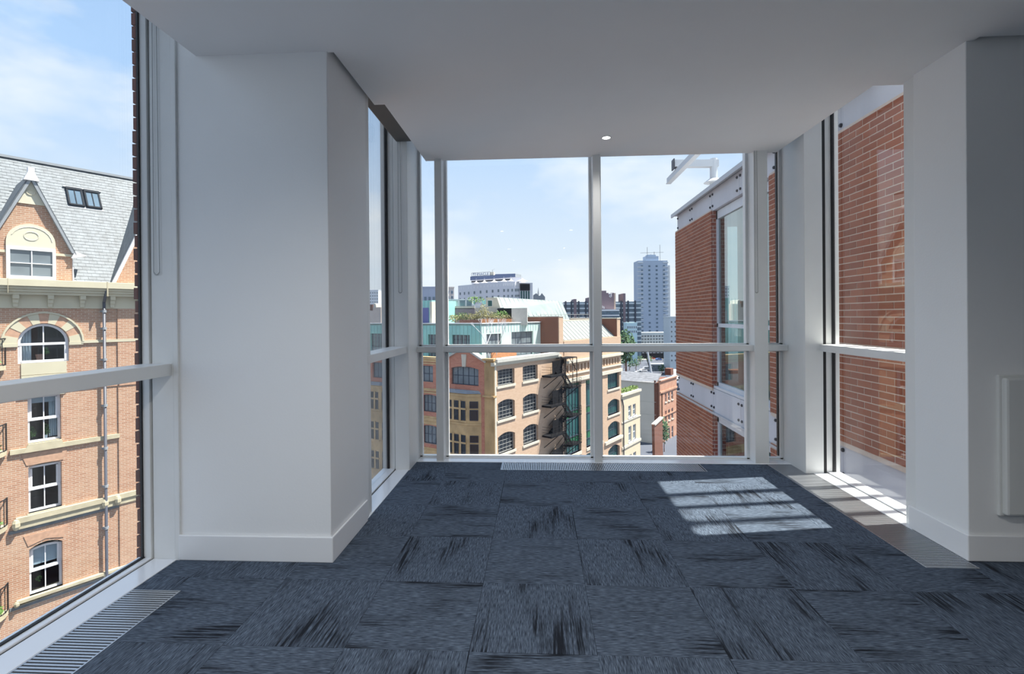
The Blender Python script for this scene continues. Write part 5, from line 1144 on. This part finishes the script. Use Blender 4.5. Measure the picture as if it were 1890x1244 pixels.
mk('mast', MB().tube(FU.P(*FU.sz(909, 503, -2), -2), FU.P(*FU.sz(909, 497.5, -2), -2), .2, 5).tube(FU.P(*FU.sz(909, 499, -2), -2), FU.P(*FU.sz(913, 496, -2), -2), .12, 4), M['whitesteel'], pb)
# church-like hall with flèche
FK = Fr.px(995, 380, 90); hl = thing('dark_roofed_hall', 'dark grey hall with split roof and thin spire', 'building', FK.P(0, GZ, -8))
mk('roof', MB().pr(FK, [FK.sz(984, 560), FK.sz(1006, 560), FK.sz(1006, 548), FK.sz(1000, 541), FK.sz(996.5, 546), FK.sz(994, 546), FK.sz(990, 541), FK.sz(984, 545)], -12, 0), M['lead'], hl); mk('wall', MB().fb(FK, FK.sz(984, 560)[0], FK.sz(1006, 560)[0], GZ, FK.sz(995, 556)[1], -11.5, -.3), M['slate'], hl)
mk('spire', MB().tube(FK.P(*FK.sz(993.5, 546, -3), -3), FK.P(*FK.sz(993.5, 531, -3), -3), .8, 6, .05), M['lead'], hl)
# blue-grey blocks on the left skyline
def simple(name, label, x0, x1, y0, D, ang, m_, depth, nx, nz, pm, fm, zlow=-8, fw_=.5, fh=.5):
    F = Fr.px((x0 + x1) / 2, D, ang); r_ = thing(name, label, 'building', F.P(0, GZ, -depth / 2)); a, c_, zt = block(r_, F, x0, x1, y0, GZ, depth, m_)
    if nx: wins(r_, F, a, c_, zlow, zt - 1.0, nx, nz, fw_, fh, pm, fm)
    mk('roof_edge', MB().fb(F, a - .2, c_ + .2, zt, zt + .5, -depth - .2, .2), m_, r_); return r_, F, a, c_, zt
bgm = mat('blue_grey_cladding', (.36, .40, .50), .6, var=.03)
r_, F, a, c_, zt = simple('blue_grey_block', 'blue-grey flat-roofed block above the green copper room', 752, 811, 531.5, 190, 86, bgm, 20, 0, 0, None, None)
m_ = MB(); q = a
while q < c_ - .5: m_.fb(F, q, q + .9, -1, F.sz(780, 548)[1], -.1, .15); q += 1.6
mk('louvres', m_, M['blue_pane'], r_)
simple('slim_tan_block', 'slim tan and blue block on the skyline behind the glazed pavilion', 823, 838, 531, 260, 70, mat('tan_cladding', (.56, .50, .46), .7), 10, 2, 5, M['blue_pane'], bgm, 2)
simple('dark_blue_tower', 'dark blue glass tower with pale base seen past the bead-chain post', 707, 735, 536, 210, 86, mat('dark_blue_glass', (.10, .14, .32), .25), 16, 4, 8, M['blue_pane'], M['hband'], -6, .8, .35)
simple('white_grid_tower', 'very pale gridded tower on the far skyline', 666, 698, 536, 520, 90, mat('pale_grid', (.78, .80, .84), .6), 20, 8, 12, M['grey_pane'], M['white'], -10, .4, .4)
# old stone-and-brick roofs seen through the narrow return
FV = Fr.px(690, 120, -61, -1); vb = thing('pale_gable_house', 'pale stone gable with chimney behind the copper storey', 'building', FV.P(0, GZ, -5))
p_ = lambda x, y: FV.sz(x, y)
mk('gable_wall', MB().pr(FV, [p_(664, 615), p_(703, 615), p_(703, 567), p_(686, 567), p_(684, 574), p_(676, 588), p_(664, 598)], -10, 0), mat('pinkish_stone', (.62, .52, .46), .85, var=.08, scale=.5), vb)
mk('lower_wall', MB().fb(FV, p_(703, 615)[0], p_(664, 615)[0], GZ, p_(690, 612)[1], -9, -.1), M['beige'], vb)
mk('chimney', MB().pr(FV, [p_(682, 573), p_(688, 573), p_(688, 562), p_(682, 562)], -2, .1), M['bbrick'], vb); mk('chimney', MB().pr(FV, [p_(690, 568), p_(695, 568), p_(694, 561), p_(690, 560)], -2, .1), M['beige'], vb)
simple('white_banded_offices', 'low white banded office block behind the pale gable', 664, 690, 566, 200, 90, M['white'], 12, 6, 4, M['grey_pane'], M['white'], -6, .85, .4)
simple('brown_roof_house', 'small brown house beside the pale gable chimney', 702, 722, 580, 130, 90, M['bbrick'], 8, 3, 2, M['grey_pane'], M['white'], -4)
# low buildings between the tower and the square
simple('glass_office_block', 'low glazed white office block at the foot of the tower', 1162, 1246, 615, 360, 84, M['hband'], 14, 16, 5, M['grey_pane'], M['white'], -24, .7, .6)
simple('pale_kiosk_block', 'pale turquoise glazed box in front of the brown hotel', 1157, 1176, 597, 300, 88, mat('turquoise_panel', (.50, .68, .74), .4), 10, 5, 2, M['blue_pane'], M['white'], -10)
simple('white_corner_block', 'narrow white building edge beside the red brick wing', 1236, 1256, 586, 240, 90, M['hband'], 12, 3, 9, M['grey_pane'], M['white'], -22, .4, .4)
simple('dark_arcade', 'long dark arcade facing the square', 1150, 1245, 648, 330, 88, M['wdark'], 8, 14, 1, M['blue_pane'], M['white'], -24, .6, .5)
